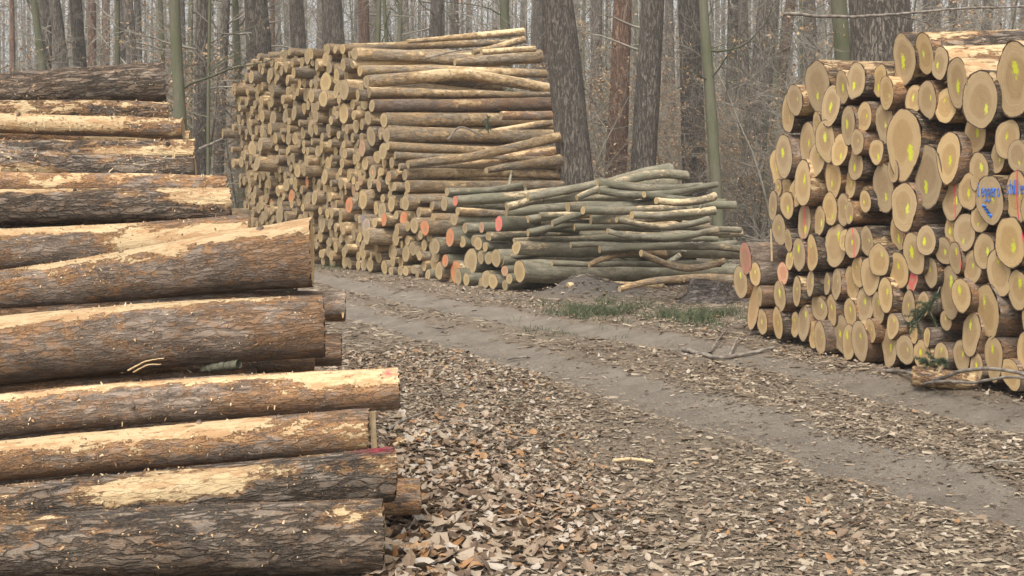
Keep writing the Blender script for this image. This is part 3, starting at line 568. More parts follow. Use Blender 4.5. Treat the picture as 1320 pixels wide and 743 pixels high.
# near end, far end, bark, bend, peel, tint, label
SIDE = [
 (c3(370,103,24), c3(1025,50,50), 'p', 0, .34, None, 'topmost log of the tall stack, rising to a pale sawn tip'),
 (c3(8,145,60), c3(960,107,34), 'g', 0, .20, None, 'long grey-barked log just under the topmost one'),
 (c3(75,172,72), c3(470,178,52), 'p', 0, .30, None, 'short-looking flaky log with a round yellow end, under the long grey-barked log'),
 (c3(62,235,46), c3(790,186,46), 'p', 0, .55, None, 'almost fully peeled pale log near the top of the tall stack'),
 (c3(740,165,30), c3(1030,92,40), 'p', 0, .34, None, 'slanting log whose tip lies right under the topmost log tip'),
 (c3(790,165,34), c3(1090,145,35), 'p', 0, .38, None, 'thin pale log tip below the slanting one at the top'),
 (c3(640,222,40), c3(1118,188,80), 'p', 0, .26, None, 'thick-ended brown log fifth from the top, pointing at the big pine trunk'),
 (c3(105,268,62), c3(1150,287,50), 'p', .03, .30, None, 'long straight flaky log above the strongly arched one'),
 (c3(140,330,72), c3(1185,372,62), 'p', .17, .30, None, 'strongly arched log bowing upward over a dark gap'),
 (c3(155,390,62), c3(1190,402,30), 'p', 0, .32, None, 'log with a jagged split end just beneath the arched log'),
 (c3(172,465,66), c3(1195,455,76), 'r', 0, .22, None, 'straight reddish-grey log with hardly any peeled bark'),
 (c3(150,535,82), c3(1055,535,68), 'p', 0, .30, None, 'log with a bright cream scar beside its sawn end, mid height'),
 (c3(900,520,50), c3(1180,520,50), 'r', 0, .24, None, 'short dark log tip beside the trunk, mid height'),
 (c3(168,637,112), c3(590,628,92), 'd', 0, .18, None, 'thickest dark-barked log of the tall stack, half hidden by slanting poles'),
 (c3(230,728,30), c3(1180,560,40), 'g', 0, .24, None, 'upper slanting grey pole rising toward the big trunk'),
 (c7(95,50,60), c3(1210,575,62), 'p', -.06, .36, None, 'long yellowish slanting pole, second of the rising poles'),
 (c7(245,82,42), c3(1222,640,58), 'p', -.05, .36, None, 'third rising pole, its round end set in from the others'),
 (c7(190,122,34), c7(970,20,52), 'r', 0, .30, None, 'fourth rising pole with reddish bark'),
 (c7(620,112,30), c7(972,62,58), 'p', 0, .32, None, 'lowest rising pole ending at the foot of the big trunk'),
 (c7(152,152,56), c7(975,122,50), 'g', .02, .30, None, 'pale pinkish-grey long log just above the green beech logs'),
 (c7(165,188,48), c7(640,162,42), 'b', 0, .26, None, 'grey-green log with a row of notches under the pale pinkish-grey log'),
 (c7(432,212,40), c7(790,180,28), 'b', 0, .24, None, 'mossy green log tucked above the arched uppermost beech'),
 (c4(322,202,34), c4(1025,97,42), 'b', -.10, .20, (.75,.12,.12), 'uppermost curved beech log with a pink end, its tip highest over the beeches'),
 (c4(490,222,26), c4(1035,142,46), 'b', .10, .38, None, 'beech log with light peeled back and a broken fork stub'),
 (c4(690,222,32), c4(1090,167,34), 'b', -.06, .22, None, 'smooth dark beech log crossing over the forked one'),
 (c4(740,232,28), c4(1130,215,28), 'b', 0, .22, None, 'straight beech log behind the crossing one'),
 (c4(900,247,26), c4(1168,232,30), 'b', 0, .34, None, 'pale beech log reaching to the slim standing tree'),
 (c4(980,200,22), c4(1170,187,26), 'b', 0, .42, None, 'short pale splintered beech tip near the slim standing tree'),
 (c4(330,235,30), c4(1145,285,32), 's', 0, .36, None, 'split fibrous brown log lying across the beech stack'),
 (c4(465,275,52), c4(720,290,42), 'b', 0, .20, (.8,.07,.13), 'short thick beech log with a bright pink painted end'),
 (c4(430,318,32), c4(930,290,34), 'b', 0, .20, None, 'slim dark beech log under the pink-ended short log'),
 (c4(515,330,18), c4(1255,305,30), 'b', 0, .32, None, 'thin beech pole with a peeled edge, tip beside the slim tree foot'),
 (c4(420,352,36), c4(520,350,34), 'b', 0, .20, None, 'stubby beech log poking out between two longer ones'),
 (c4(522,355,50), c4(1262,370,46), 'b', 0, .24, None, 'long straight beech log with knots, third from the ground'),
 (c4(470,395,46), c4(1100,392,30), 'b', 0, .28, None, 'beech log with a smooth round end resting on the biggest beech'),
 (c4(532,433,78), c4(1242,430,48), 'b', 0, .20, None, 'biggest beech log, smooth green-grey, with the widest pale end'),
 (c4(690,480,20), c4(1000,478,22), 's', 0, .34, None, 'thin brown stick-like log on the ground under the biggest beech'),
 (c4(860,490,20), c4(1262,462,32), 's', .10, .20, None, 'cracked weathered log hump on the ground right of the beech stack'),
 (c4(485,488,38), c4(660,486,30), 'b', 0, .26, None, 'short pale beech log on the earth heap'),
 (c7(215,270,55), c7(410,262,50), 'p', 0, .30, None, 'orange-flaked log short of the beech ends, upper of two'),
 (c7(225,342,70), c7(400,328,62), 'p', 0, .30, (.7,.2,.08), 'pine log with orange-smudged end beside the beech ends'),
 (c7(210,412,52), c7(345,382,50), 'p', 0, .26, None, 'rising short pine log under the orange-smudged one'),
 (c7(268,485,68), c7(390,482,62), 'p', 0, .28, None, 'thick flaky pine log with a torn white sliver at its end'),
 (c7(165,272,78), c7(300,255,70), 'p', 0, .30, None, 'thick pine log beneath the pale pinkish-grey long log'),
]
barks = {'p': M_PULP, 'g': M_PULP, 'r': M_THIN, 'd': M_SAW, 'b': M_BEECH, 's': M_PULP}
fixed = []
def L_ok(a_, b_): return np.linalg.norm(b_ - a_) > 1.2
for i, (a, b, bk, bend, pl, tint, lab) in enumerate(SIDE):
    s_, z, r0 = tpl(*a); z = max(z, r0 * .9); P0 = tpos(s_, z)
    st = .0
    if a[0] > 560 + 0 and bk != 'b' : st = 0
    # far end: follow the stack's log direction until the photo column of the far end
    u = (b[0] - CX) / F; Lh = (u * P0[1] - P0[0]) / (DT[0] - u * DT[1]); Lh = float(np.clip(Lh, .5, 6)); Yf = P0[1] + DT[1] * Lh
    zf = max(CAMZ - (b[1] - HY) / F * Yf, .1); r1 = b[2] / 2 / F * Yf
    # logs that start within the stack (hidden near end) lie a little deeper
    P1 = np.array([P0[0] + DT[0] * Lh, Yf, zf])
    k = 1.0
    if Lh < 2.6 and b[0] < 640:     # the rest of its length is hidden inside the stack
        ext = 3.2 / max(Lh, .5); zf2 = z + (zf - z) * min(ext, 1.3); r1 = r0 * .88; P1 = np.array([P0[0] + DT[0] * 3.3, P0[1] + DT[1] * 3.3, max(zf2, .12)]); P1[2] = z + (zf - z) * .5
    name = 'beech_log' if bk == 'b' else 'pulpwood_log'
    o, e, A_ = place_log(name, P0, P1, r0, r1, 600 + i, barks[bk], M_ENDW, M=24, N=70, bend=(0, bend), peel=pl + (.06 if bk in 'pg' else .02), topb=.25, rough=(.17 if bk == 'b' else .09) if bk != 's' else .26, wobk=5.5 if bk == 'b' else 3.0, cut=(rng.uniform(-.15, .1), rng.uniform(-.1, .1)), fine=.002 if bk != 'b' else 0, strip=[(.0, .5, 1.2, .8, .45)] if 'cream scar' in lab else None)
    if bk != 'b': loose_bark(o, A_, 90, 1300 + i, .020)
    elif L_ok(P0, P1):
        Lt = float(np.linalg.norm(P1 - P0))
        for q in range(int(rng.integers(1, 4))):
            xx = rng.uniform(.3, .95) * Lt; an = rng.uniform(.3, 3.6); row = int(xx / Lt * 69); vv = A_['V'][row * 24 + int(an / 6.283 * 24) % 24]; ctr = A_['V'][row * 24:(row + 1) * 24].mean(0); nn_ = vv - ctr; nn_ /= np.linalg.norm(nn_) + 1e-9
            rs = r0 * rng.uniform(.16, .3); ll = rng.uniform(.02, .07) if rng.random() < .7 else rng.uniform(.15, .4); dd_ = nn_ + np.array([.5, 0, 0])
            v_, q_ = tubes([(np.array([vv - nn_ * .02, vv + dd_ * ll * .5, vv + dd_ * ll]), np.array([rs * 1.5, rs, rs * .8]))], 8)
            n0 = len(v_); v_ = np.vstack([v_, v_[-8:].mean(0)]); link('branch_stub', mesh_np('branch_stub', v_, [q_, np.array([[n0 - 8 + t_, n0 - 8 + (t_ + 1) % 8, n0] for t_ in range(8)])], [M_BEECH, M_PALE], attrs=dict(peel=np.full(n0 + 1, .2), rnd=np.zeros(n0 + 1), paint=np.zeros(n0 + 1)), midx=[0] * len(q_) + [1] * 8), o)
    if tint: set_marks(e, tint=tint, tf=.8)
    fixed.append((s_, z, r0)); tag(o, lab, 'log', 'long logs seen from the side in the tall stack' if name != 'beech_log' else 'beech logs beside the earth heap')
rgf = np.random.default_rng(77)
FILL = [(c4(560,262,24),c4(1000,222,24)),(c4(600,248,22),c4(930,205,26)),(c4(640,275,22),c4(1060,262,24)),(c4(820,300,20),c4(1180,296,22)),(c4(560,305,24),c4(880,275,22)),(c4(700,345,18),c4(1240,338,20)),(c4(640,405,20),c4(1190,408,22)),
        (c4(760,410,18),c4(1010,376,26)),(c4(930,372,24),c4(1200,398,22)),(c4(850,262,20),c4(1150,262,24)),(c4(560,190,24),c4(900,128,26)),(c4(720,190,22),c4(1080,120,36)),(c4(940,180,22),c4(1090,200,24)),(c4(500,385,20),c4(900,378,22))]
FLAB = ['thin bent pole filling the heap beneath the forked log', 'crooked thin pole between crossing and forked beech logs', 'thin dark pole just above the split fibrous log', 'short thin pole tip beyond the split fibrous log', 'thin pole emerging behind the pink-ended short log', 'thin pole squeezed above the long knotty beech log', 'thin pole resting along the top of the biggest beech log', 'pale broken branch rising over the biggest beech log', 'pale branch sloping down beyond the broken one', 'thin pole under the pale log that points to the slim tree',
        'thin green pole hugging the uppermost curved beech log', 'splintered thick tip just below the uppermost beech tip', 'short crossing tip near the splintered thick one', 'slim pole directly under the long knotty beech log']
for i, (a, b) in enumerate(FILL):
    s_, z, r0 = tpl(*a); P0 = tpos(s_, z) + DT * .0; u = (b[0] - CX) / F
    # these start inside the heap, a little behind the face
    Yb = P0[1] + .25 + .35 * (a[0] - 660) / 100 * .8; Pn = W(a[0], a[1], Yb); Yb2 = Yb + .25; Pf = W(b[0], b[1], Yb2 + (b[0] - a[0]) / F * 10 * .45); Pn[2] = max(Pn[2], r0); Pf[2] = max(Pf[2], r0)
    o, e, A_ = place_log('beech_log', Pn, Pf, a[2] / 2 / F * Yb, b[2] / 2 / F * Yb2, 1700 + i, M_PULP if i in (7, 8) else M_BEECH, M_ENDW, M=18, N=60, bend=(0, rgf.normal() * .08), peel=.32 if i in (7, 8, 11) else .26, topb=.2, rough=.2, wobk=6)
    tag(o, FLAB[i], 'log', 'beech logs beside the earth heap')
for i in range(10):
    xa = rgf.uniform(640, 790); xb = [905, 925, 890, 935, 948, 915, 955, 940, 925, 958, 945, 950, 930][i]; ya = 236 + i * 9.5; yb = ya + rgf.uniform(-8, 6) - 2; Yb = float(on_plane(xa, UV_T, base_t)) + 1.0 - i * .02; hp = rgf.uniform(8, 14)
    Pn = W(xa, ya, Yb); u = (xb - CX) / F; Lh = (u * Pn[1] - Pn[0]) / (DT[0] - u * DT[1] * .35) ; Pf = np.array([Pn[0] + DT[0] * Lh, Pn[1] + DT[1] * .35 * Lh, 0]); Pf[2] = CAMZ - (yb - HY) / F * Pf[1]; Pn[2] = max(Pn[2], .1); Pf[2] = max(Pf[2], .1)
    o, e, A_ = place_log('beech_log', Pn, Pf, hp / 2 / F * Yb, hp * .42 / F * Yb, 1750 + i, M_BEECH, M_ENDW, M=18, N=50, bend=(0, rgf.normal() * .07), peel=.27, topb=.2, rough=.15, wobk=5)
    tag(o, f'plain pole filling the beech heap toward its tips, {ordw(i + 1)} such from the top', 'log', 'beech logs beside the earth heap')
# further digitised ends among the beeches
TIN = {'o': (.68, .17, .06), 'p': (.62, .24, .17), 'b': (.16, .19, .34), None: None}
ENDS = [(322,320,62,'o','b'),(322,262,40,None,'b'),(236,288,50,'o','p'),(405,288,36,'p','b'),(298,318,62,None,'b'),(370,332,42,None,'b'),(388,340,46,None,'b'),(360,398,86,None,'b'),(246,408,52,None,'p'),
 (288,430,60,None,'p'),(326,452,76,'o','b'),(308,396,42,'o','b'),(352,465,54,None,'b'),(412,470,34,None,'b'),(484,430,36,'p','b'),(512,455,34,None,'b'),(456,487,52,None,'b'),(300,458,50,None,'b'),(432,456,56,None,'b'),(280,348,50,None,'b'),
 (400,386,44,None,'b'),(438,388,42,None,'b'),(348,290,36,None,'b'),(200,425,30,None,'p'),(215,440,26,None,'p'),(240,452,36,None,'b'),(180,430,34,None,'p'),(112,208,56,None,'p'),(106,262,46,'o','p'),(50,282,52,'b','p'),(60,225,44,None,'p'),(290,210,50,None,'b'),
 (395,480,28,None,'b'),(466,388,60,None,'b'),(380,470,44,None,'b'),(340,335,40,None,'b'),(262,380,44,None,'p')]
for i, (x, y, h, tn, sp) in enumerate(ENDS):
    s_, z, r = tpl(*c4(x, y, h)); z = max(z, r); fixed.append((s_, z, r)); P0 = tpos(s_, z) + DT * rng.uniform(-.12, .08); L = rng.uniform(3, 3.5)
    nm = 'beech_log' if sp == 'b' else 'pulpwood_log'
    o, e, A_ = place_log(nm, P0, P0 + DT * L + np.array([0, 0, rng.normal() * .06]), r, r * .85, 700 + i, M_BEECH if sp == 'b' else M_PULP, M_ENDW, M=20, N=30, peel=.24, cut=(rng.uniform(-.15, .1), rng.uniform(-.1, .1)))
    if tn: set_marks(e, tint=TIN[tn], tf=.75 if tn == 'o' else .4)
    cn = {'o': 'bright orange painted', 'p': 'pink painted', 'b': 'blue painted', None: 'unpainted'}[tn]
    tier = lambda y_: 'top' if y_ < 300 else 'middle' if y_ < 400 else 'bottom'
    rk = 1 + sum(1 for e_ in ENDS if (e_[0], e_[1]) < (x, y) and tier(e_[1]) == tier(y)); size = 'fat' if h > 58 else 'medium' if h > 42 else 'slim'
    tag(o, f'{size} {cn} {"beech" if sp == "b" else "pine"} end, {ordw(rk)} along the {tier(y)} tier at the beech stack corner', 'log', 'short-cut log ends at the corner of the beech stack')
# packed pulpwood ends: every log rests on the ones below
rgp = np.random.default_rng(21); circ = []
s_lo, s_hi = -.9, 9.6
def top_of(s_):
    # stack outline: end slope toward the beeches, slight slump at the far end
    pts_ = [(-.9, .25), (0, .9), (.9, 1.6), (1.6, 2.3), (2.4, 3.1), (3.0, 3.9), (4.2, 4.18), (5.4, 4.2), (7.0, 4.28), (8.4, 4.3), (9.1, 4.1), (9.5, 3.6), (9.8, 2.4)]
    return np.interp(s_, [p[0] for p in pts_], [p[1] for p in pts_])
fails = 0
while fails < 60 and len(circ) < 900:
    r = float(np.clip(rgp.lognormal(math.log(.094), .26), .058, .19)); best = None
    for t_ in range(26):
        s_ = rgp.uniform(s_lo + r, s_hi - r); z = r
        for (si, zi, ri) in circ:
            ds = abs(s_ - si)
            if ds < r + ri: z = max(z, zi + math.sqrt((r + ri)**2 - ds * ds))
        if z + r < top_of(s_) and (best is None or z < best[1]): best = (s_, z, r)
    if best is None: fails += 1
    else: circ.append(best); fails = 0
circ = [c for c in circ if all(math.hypot(c[0] - f_[0], c[1] - f_[1]) > .82 * (c[2] + f_[2]) for f_ in fixed)]
# slanting long logs cover part of the end slope: drop what would stand in front of them
info = []
for (s_, z, r) in circ:
    P = tpos(s_, z); px = CX + F * P[0] / P[1]; py = HY - F * (z - CAMZ) / P[1]; info.append((r / P[1], s_, z, r, px, py))
def hidden_left(px, py): return px < 395 and py > 292
info = [q for q in info if q[4] < 600]
info.sort(key=lambda q: -(q[0] if not hidden_left(q[4], q[5]) else q[0] * .01))
NV = 16; var = []
for k in range(NV):
    rv = .06 + .13 * k / (NV - 1)
    A_ = log_arrays(3.3, rv, rv * .86, 2000 + k, M=18, N=14, peel=.30, rough=.07, jag=.04, bend=(0, rgp.normal() * .03), cut=(rgp.uniform(-.15, .1), rgp.uniform(-.1, .1)), shape=(rgp.uniform(-3, 3), .12))
    bm_, em_ = build_log_meshes('pulpwood_log', A_, M_PULP, M_ENDW); var.append((rv, bm_, em_, A_))
PAINT = [(540,.0),]
painted = {'o': [(401,230),(374,260),(425,273),(461,268),(407,320),(352,258)], 'p': [(475,200),(462,237),(454,250),(490,227),(431,258)], 'b': [(347,262),(480,292)]}
used = {}
for kk_, lst in painted.items():
    for (px, py) in lst:
        j = min((j for j in range(min(len(info), 280)) if j not in used), key=lambda j: (info[j][4] - px)**2 + (info[j][5] - py)**2); used[j] = kk_
stuffV, stuffQ, stuffT, stD = [], [], [], []
NIND = 262
def strand(q): return rgp.normal() * .10
colT = [int((s_hi - q[1]) / .30) for q in info]
for j, (_, s_, z, r, px, py) in enumerate(info):
    k = int(np.clip(round((r - .06) / .13 * (NV - 1)), 0, NV - 1)); rv, bm_, em_, A_ = var[k]
    pull = float(np.clip(rgp.normal() * .09, -.2, .2))
    if rgp.random() < .04: pull -= .25
    P0 = tpos(s_, z) + DT * pull; az = AZ_T + rgp.normal() * .03; d = np.array([math.cos(az), math.sin(az), rgp.normal() * .012])
    Mx = Matrix.Translation(P0) @ frame(d).to_4x4() @ Matrix.Rotation(rgp.uniform(-.6, .6), 4, 'X')
    if j < NIND:
        o = link('pulpwood_log', bm_); o.matrix_world = Mx; e = link('cut_end', em_, o)
        cn = 'plain'
        if j in used: set_marks(e, tint=TIN[used[j]], tf={'o': .7, 'p': .3, 'b': .6}[used[j]]); cn = {'o': 'orange-painted', 'p': 'faintly pink-painted', 'b': 'blue-painted'}[used[j]]
        elif rgp.random() < .02: set_marks(e, mk=(0, .0), mks=.25, mkc=(.7, .3, .2)); cn = 'pink-dotted'
        rank = 1 + sum(1 for t_ in range(len(info)) if colT[t_] == colT[j] and info[t_][2] < z)
        size = 'fat' if r > .15 else 'medium' if r > .115 else 'slim' if r > .09 else 'very slim'
        tag(o, f'{size} {cn} end, {ordw(min(rank, 40))} up in the tall stack\'s {ordw(colT[j] + 1)} column from the bend', 'log', 'small log ends packed in the tall stack')
    else:
        Mn = np.array(Mx); Vb = A_['V'] @ Mn[:3, :3].T + Mn[:3, 3]; Vd = A_['DV'] @ Mn[:3, :3].T + Mn[:3, 3]; stuffV.append((Vb, Vd, A_, rgp.random()))
VV, QQ, TT, PE, RN, UVs, MQ, MT = [], [], [], [], [], [], [], []; off = 0
for Vb, Vd, A_, rn in stuffV:
    VV += [Vb, Vd]; QQ += [A_['Q'] + off, A_['dq'] + off + len(Vb)]; TT += [A_['cap'] + off, A_['tri'] + off + len(Vb)]
    MQ += [0] * len(A_['Q']) + [1] * len(A_['dq']); MT += [1] * (len(A_['cap']) + len(A_['tri'])); PE += [A_['peel'], np.zeros(len(Vd))]
    RN += [np.full(len(Vb) + len(Vd), rn)]; UVs += [np.zeros((len(Vb), 2)), A_['DU']]; off += len(Vb) + len(Vd)
if VV:
    o = link('stacked_pulpwood', mesh_np('stacked_pulpwood', np.concatenate(VV), [np.concatenate(QQ), np.concatenate(TT)], [M_PULP, M_ENDW], uv=np.concatenate(UVs), attrs=dict(peel=np.concatenate(PE), rnd=np.concatenate(RN)), midx=MQ + MT))
    tag(o, 'many small weathered log ends filling the rest of the tall stack', 'logs', None, 'stuff')
print('right', len(pts), 'packed', len(info), 'individual', min(NIND, len(info)))

# a few logs: one sticking out of the far end of the tall stack
P0 = W(287, 172, 29.4); o, e, _ = place_log('pulpwood_log', P0, P0 + np.array([3.0, 1.4, .05]), .10, .09, 990, M_PULP, M_ENDW, M=18, N=24, peel=.3)
tag(o, 'lone log jutting far out of the tall stack above the road bend', 'log')
# ------------------------------------------------------------------ trees
def walk(rg, p, d, L, n, wander, up=0.):
    P = [np.array(p, float)]; d = np.array(d, float); d /= np.linalg.norm(d)
    for k in range(n):
        d = d + rg.normal(size=3) * wander; d[2] += up; d /= np.linalg.norm(d); P.append(P[-1] + d * L / n)
    return np.array(P)
def grow(rg, trunk, tr, z0, z1, nb, Lf, ang, sub=4, subsub=3, up=.02, leafy=0.):
    """limbs from a trunk polyline, twigs from the limbs; returns lines and leaf anchor points"""
    lines, leaf = [], []
    for b in range(nb):
        zz = rg.uniform(z0, z1); i = np.searchsorted(trunk[:, 2], zz); i = min(max(i, 1), len(trunk) - 1); p = trunk[i]
        a = rg.uniform(0, 2 * np.pi); el = rg.normal(ang, .25); L = Lf * rg.uniform(.4, 1.1)
        d = [math.cos(a) * math.cos(el), math.sin(a) * math.cos(el), math.sin(el)]
        P = walk(rg, p, d, L, 8, .13, up); r = min(tr[i] * .45, .012 + L * .009); lines.append((P, np.linspace(r, .003, len(P))))
        for s_ in range(sub):
            k = rg.integers(2, 8); dd = P[k] - P[k - 1]; dd = dd / np.linalg.norm(dd) + rg.normal(size=3) * .55; L2 = L * rg.uniform(.2, .5)
            Q_ = walk(rg, P[k], dd, L2, 5, .16, up); lines.append((Q_, np.linspace(max(r * .35, .005), .002, len(Q_))))
            for s2 in range(subsub):
                k2 = rg.integers(1, 5); d3 = Q_[k2] - Q_[k2 - 1]; d3 = d3 / np.linalg.norm(d3) + rg.normal(size=3) * .6
                T_ = walk(rg, Q_[k2], d3, L2 * rg.uniform(.25, .6), 3, .2); lines.append((T_, np.linspace(.0035, .0018, len(T_))))
                if rg.random() < leafy: leaf += [T_[q] + rg.normal(size=3) * .03 for q in (1, 2, 3, 3)]
    return lines, leaf
def leaves_mesh(name, pts_, rg, size, mat, droop=.3):
    P = np.asarray(pts_, float); n = len(P); d = rg.normal(size=(n, 3)); d[:, 2] -= droop; d /= np.linalg.norm(d, axis=1)[:, None]
    e = np.cross(d, rg.normal(size=(n, 3))); e /= np.linalg.norm(e, axis=1)[:, None]; sz = size * rg.uniform(.7, 1.3, (n, 1)); nn = np.cross(d, e)
    V_ = np.stack([P, P + d * sz * .5 - e * sz * .3 + nn * sz * .12, P + d * sz, P + d * sz * .5 + e * sz * .3 + nn * sz * .12], 1).reshape(-1, 3); b = np.arange(n)[:, None] * 4
    return mesh_np(name, V_, [b + [[0, 1, 2, 3]]], mat, attrs=dict(rnd=np.repeat(rg.random(n), 4)), smooth=False)
def trunk_mesh(name, P, r, M, mat, seed):
    th = np.arange(M) * 2 * np.pi / M; off = seed * 3.7
    rr = r[:, None] * (1 + .10 * (fbm(np.stack([np.broadcast_to(np.cos(th)[None] * 1.5, (len(P), M)), np.broadcast_to(np.sin(th)[None] * 1.5, (len(P), M)), np.broadcast_to(P[:, 2:3] * .8 + off, (len(P), M))], -1), seed, 3) - .5) * 2)
    V_ = np.stack([P[:, 0:1] + rr * np.cos(th), P[:, 1:2] + rr * np.sin(th), np.broadcast_to(P[:, 2:3], rr.shape)], -1).reshape(-1, 3)
    return mesh_np(name, V_, [grid_quads(len(P), M)], mat)
def tree_variant(kind, seed, r=.25, H=17, lean=0., wig=.06, limbs=14, z0=3.0, Lf=2.4, leafy=0., M=16):
    rg = np.random.default_rng(seed); n = 40; z = np.linspace(-.3, H, n)
    wx = np.cumsum(np.cumsum(rg.normal(size=n))) * .002 * wig * 10; wy = np.cumsum(np.cumsum(rg.normal(size=n))) * .002 * wig * 10
    wx -= np.interp(0, z, wx); wy -= np.interp(0, z, wy); wx = wx - wx[-1] * (z / H) * .5; P = np.stack([wx + lean * z, wy, z], -1)
    rad = r * (1 - .62 * np.clip(z / H, 0, 1)) + r * .35 * np.exp(-np.clip(z, 0, 99) / .25)
    mat = {'pine': M_TPINE, 'red': M_TRED, 'beech': M_TBEECH}[kind]
    tm = trunk_mesh('trunk', P, rad, M, mat, seed)
    lines, leaf = grow(rg, P, rad, z0, H, limbs, Lf, .15 if kind != 'beech' else .55, 4, 2, .01, leafy)
    V_, Q_ = tubes(lines, 4); cm = mesh_np('crown', V_, [Q_], mat if kind == 'beech' else M_TWIG)
    lm = leaves_mesh('foliage', leaf, rg, .055, M_RUSSET) if leaf else None
    return tm, cm, lm
TREES = {}
def get_var(key, **k):
    if key not in TREES: TREES[key] = tree_variant(**k)
    return TREES[key]
def put_tree(var, name, loc, rot, sc, label, cat, group):
    e = bpy.data.objects.new(name, None); col.objects.link(e); e.location = loc; e.rotation_euler = rot; e.scale = sc; e.empty_display_size = .3
    link('trunk', var[0], e); link('crown', var[1], e)
    if var[2]: link('foliage', var[2], e)
    return tag(e, label, cat, group)
# trees one can point at: x top (y=0), x low, y low, width px, depth, kind, limbs, label
MAIN = [
 (720,742,218,43,23.6,'pine',6,'thick pine leaning out from behind the tall stack end, largest trunk in mid view'),
 (842,829,212,32,26.0,'pine',6,'straight dark pine trunk right above the tip of the uppermost beech log'),
 (802,794,214,27,29.5,'red',6,'reddish-brown pine between the leaning thick pine and the straight dark pine'),
 (1133,1137,78,80,16.8,'pine',3,'very wide pine trunk standing close behind the marked roadside stack'),
 (906,926,290,15,24.4,'beech',10,'slim bent greenish tree whose foot stands beside the beech log tips'),
 (888,896,245,30,31.0,'pine',8,'dim pine trunk just before the slim bent greenish tree'),
 (992,966,252,30,33.0,'pine',8,'leaning grey pine trunk between the slim bent tree and the marked stack'),
 (1083,1088,76,22,24.0,'beech',8,'smooth green trunk right beside the very wide pine'),
 (650,652,40,14,38.0,'beech',6,'green-grey trunk above the tall stack tip, beside the thick leaning pine'),
 (328,336,110,34,31.5,'pine',6,'broad pine behind the upper corner of the tall stack, nearest the road bend'),
 (382,386,72,22,34.0,'pine',6,'dark pine second from the road bend behind the tall stack'),
 (427,431,66,31,37.0,'pine',6,'wide brownish pine third from the road bend behind the tall stack'),
 (469,470,60,17,44.0,'red',6,'dim reddish pine behind the middle of the tall stack top'),
 (564,562,48,20,42.0,'pine',6,'greyish pine behind the topmost log of the tall stack'),
 (222,234,165,17,22.5,'beech',8,'mossy green trunk right behind the end of the big top log'),
 (262,258,225,20,30.0,'pine',8,'brown-grey pine seen full length in the gap at the road bend'),
 (292,281,225,14,33.0,'pine',8,'slender leaning pine in the gap just before the tall stack'),
 (307,309,112,11,33.5,'beech',8,'smooth green stem hugging the corner of the tall stack'),
 (70,82,96,18,36.0,'pine',8,'grey pine above the big top log, outer of a close pair'),
 (97,104,94,19,37.0,'pine',8,'grey pine above the big top log, inner of a close pair'),
 (164,170,82,16,36.0,'pine',8,'straight pine above the middle of the big top log'),
 (15,16,96,10,48.0,'red',6,'thin reddish trunk above the outermost visible bit of the big top log'),
 (45,58,96,12,34.0,'beech',8,'leaning mossy stem beside the close pair of grey pines'),
 (148,149,84,8,33.0,'beech',10,'thin mossy stem beside the straight pine over the top log'),
 (205,209,110,9,40.0,'beech',8,'thin grey-green stem before the mossy green trunk'),
 (249,246,175,9,37.0,'beech',8,'thin green stem touching the brown-grey pine at the road bend'),
 (272,270,225,5,26.0,'beech',10,'pole-thin sapling stem in the gap at the road bend'),
 (488,486,55,8,33.0,'beech',8,'dark twin stem above the tall stack, first of two'),
 (497,500,55,7,34.0,'beech',8,'dark twin stem above the tall stack, second of two'),
 (1201,1200,40,25,38.0,'pine',6,'grey pine over the topmost logs of the marked stack'),
 (1275,1272,35,16,42.0,'pine',6,'dim trunk over the outermost top log of the marked stack'),
 (1043,1046,80,20,46.0,'pine',6,'pale distant pine above the first columns of the marked stack'),
 (1018,985,240,18,50.0,'red',6,'faint leaning trunk beside the leaning grey pine'),
 (770,768,214,16,45.0,'pine',6,'faint slim pine just past the thick leaning pine'),
 (862,866,214,14,48.0,'pine',6,'faint straight trunk just past the straight dark pine'),
 (945,940,250,16,44.0,'pine',6,'dim trunk between the slim bent tree and the leaning grey pine'),
]
def on_path(x, y): 
    da, db = float(dpoly(np.array([x]), np.array([y]), RA[::3])[0]), float(dpoly(np.array([x]), np.array([y]), RB[::3])[0]); return min(da, db) < 1.0 or max(da, db) < 2
def in_stack(x, y, m=.4):
    # tall + beech stack
    a = np.array([x, y]) - base_t; n = np.array([DT[0], DT[1]]); t_ = np.linalg.solve(np.array([dir_t, n]).T, a)
    if -3.2 - m < t_[0] < 10.2 + m and -m < t_[1] < 4.6 + m: return True
    a = np.array([x, y]) - base_r; n = np.array([math.cos(R(9)), math.sin(R(9))]); t_ = np.linalg.solve(np.array([dir_r, n]).T, a)
    return -5 < t_[0] < 1.5 + m and -m < t_[1] < 4.8 + m
taken = []
for i, (xt, xb, yb, wpx, D, kind, limbs, lab) in enumerate(MAIN):
    slope = (xb - xt) / max(yb, 30); xg = xb + slope * ((HY + CAMZ * F / D) - yb); X0 = (xg - CX) / F * D
    lean = -slope; r = wpx / 2 / F * D
    rr0 = r * 1.12
    v = tree_variant(kind, 5000 + i, r=rr0, H=17 if r > .15 else 11, lean=lean, wig=.02 if kind != 'beech' else .07, limbs=limbs + 6 if i != 3 else 3, z0=2.5 if kind == 'beech' else 3.5, Lf=2.6 if r > .15 else 1.8, leafy=.12 if kind == 'beech' else 0, M=22 if wpx > 25 else 12)
    z0_ = float(gh(np.array([X0]), np.array([D]))[0])
    put_tree(v, 'pine_tree' if kind != 'beech' else 'beech_tree', (X0, D, z0_), (0, 0, 0), (1, 1, 1), lab, 'tree', 'trees of the wood behind the stacks')
    taken.append((X0, D))
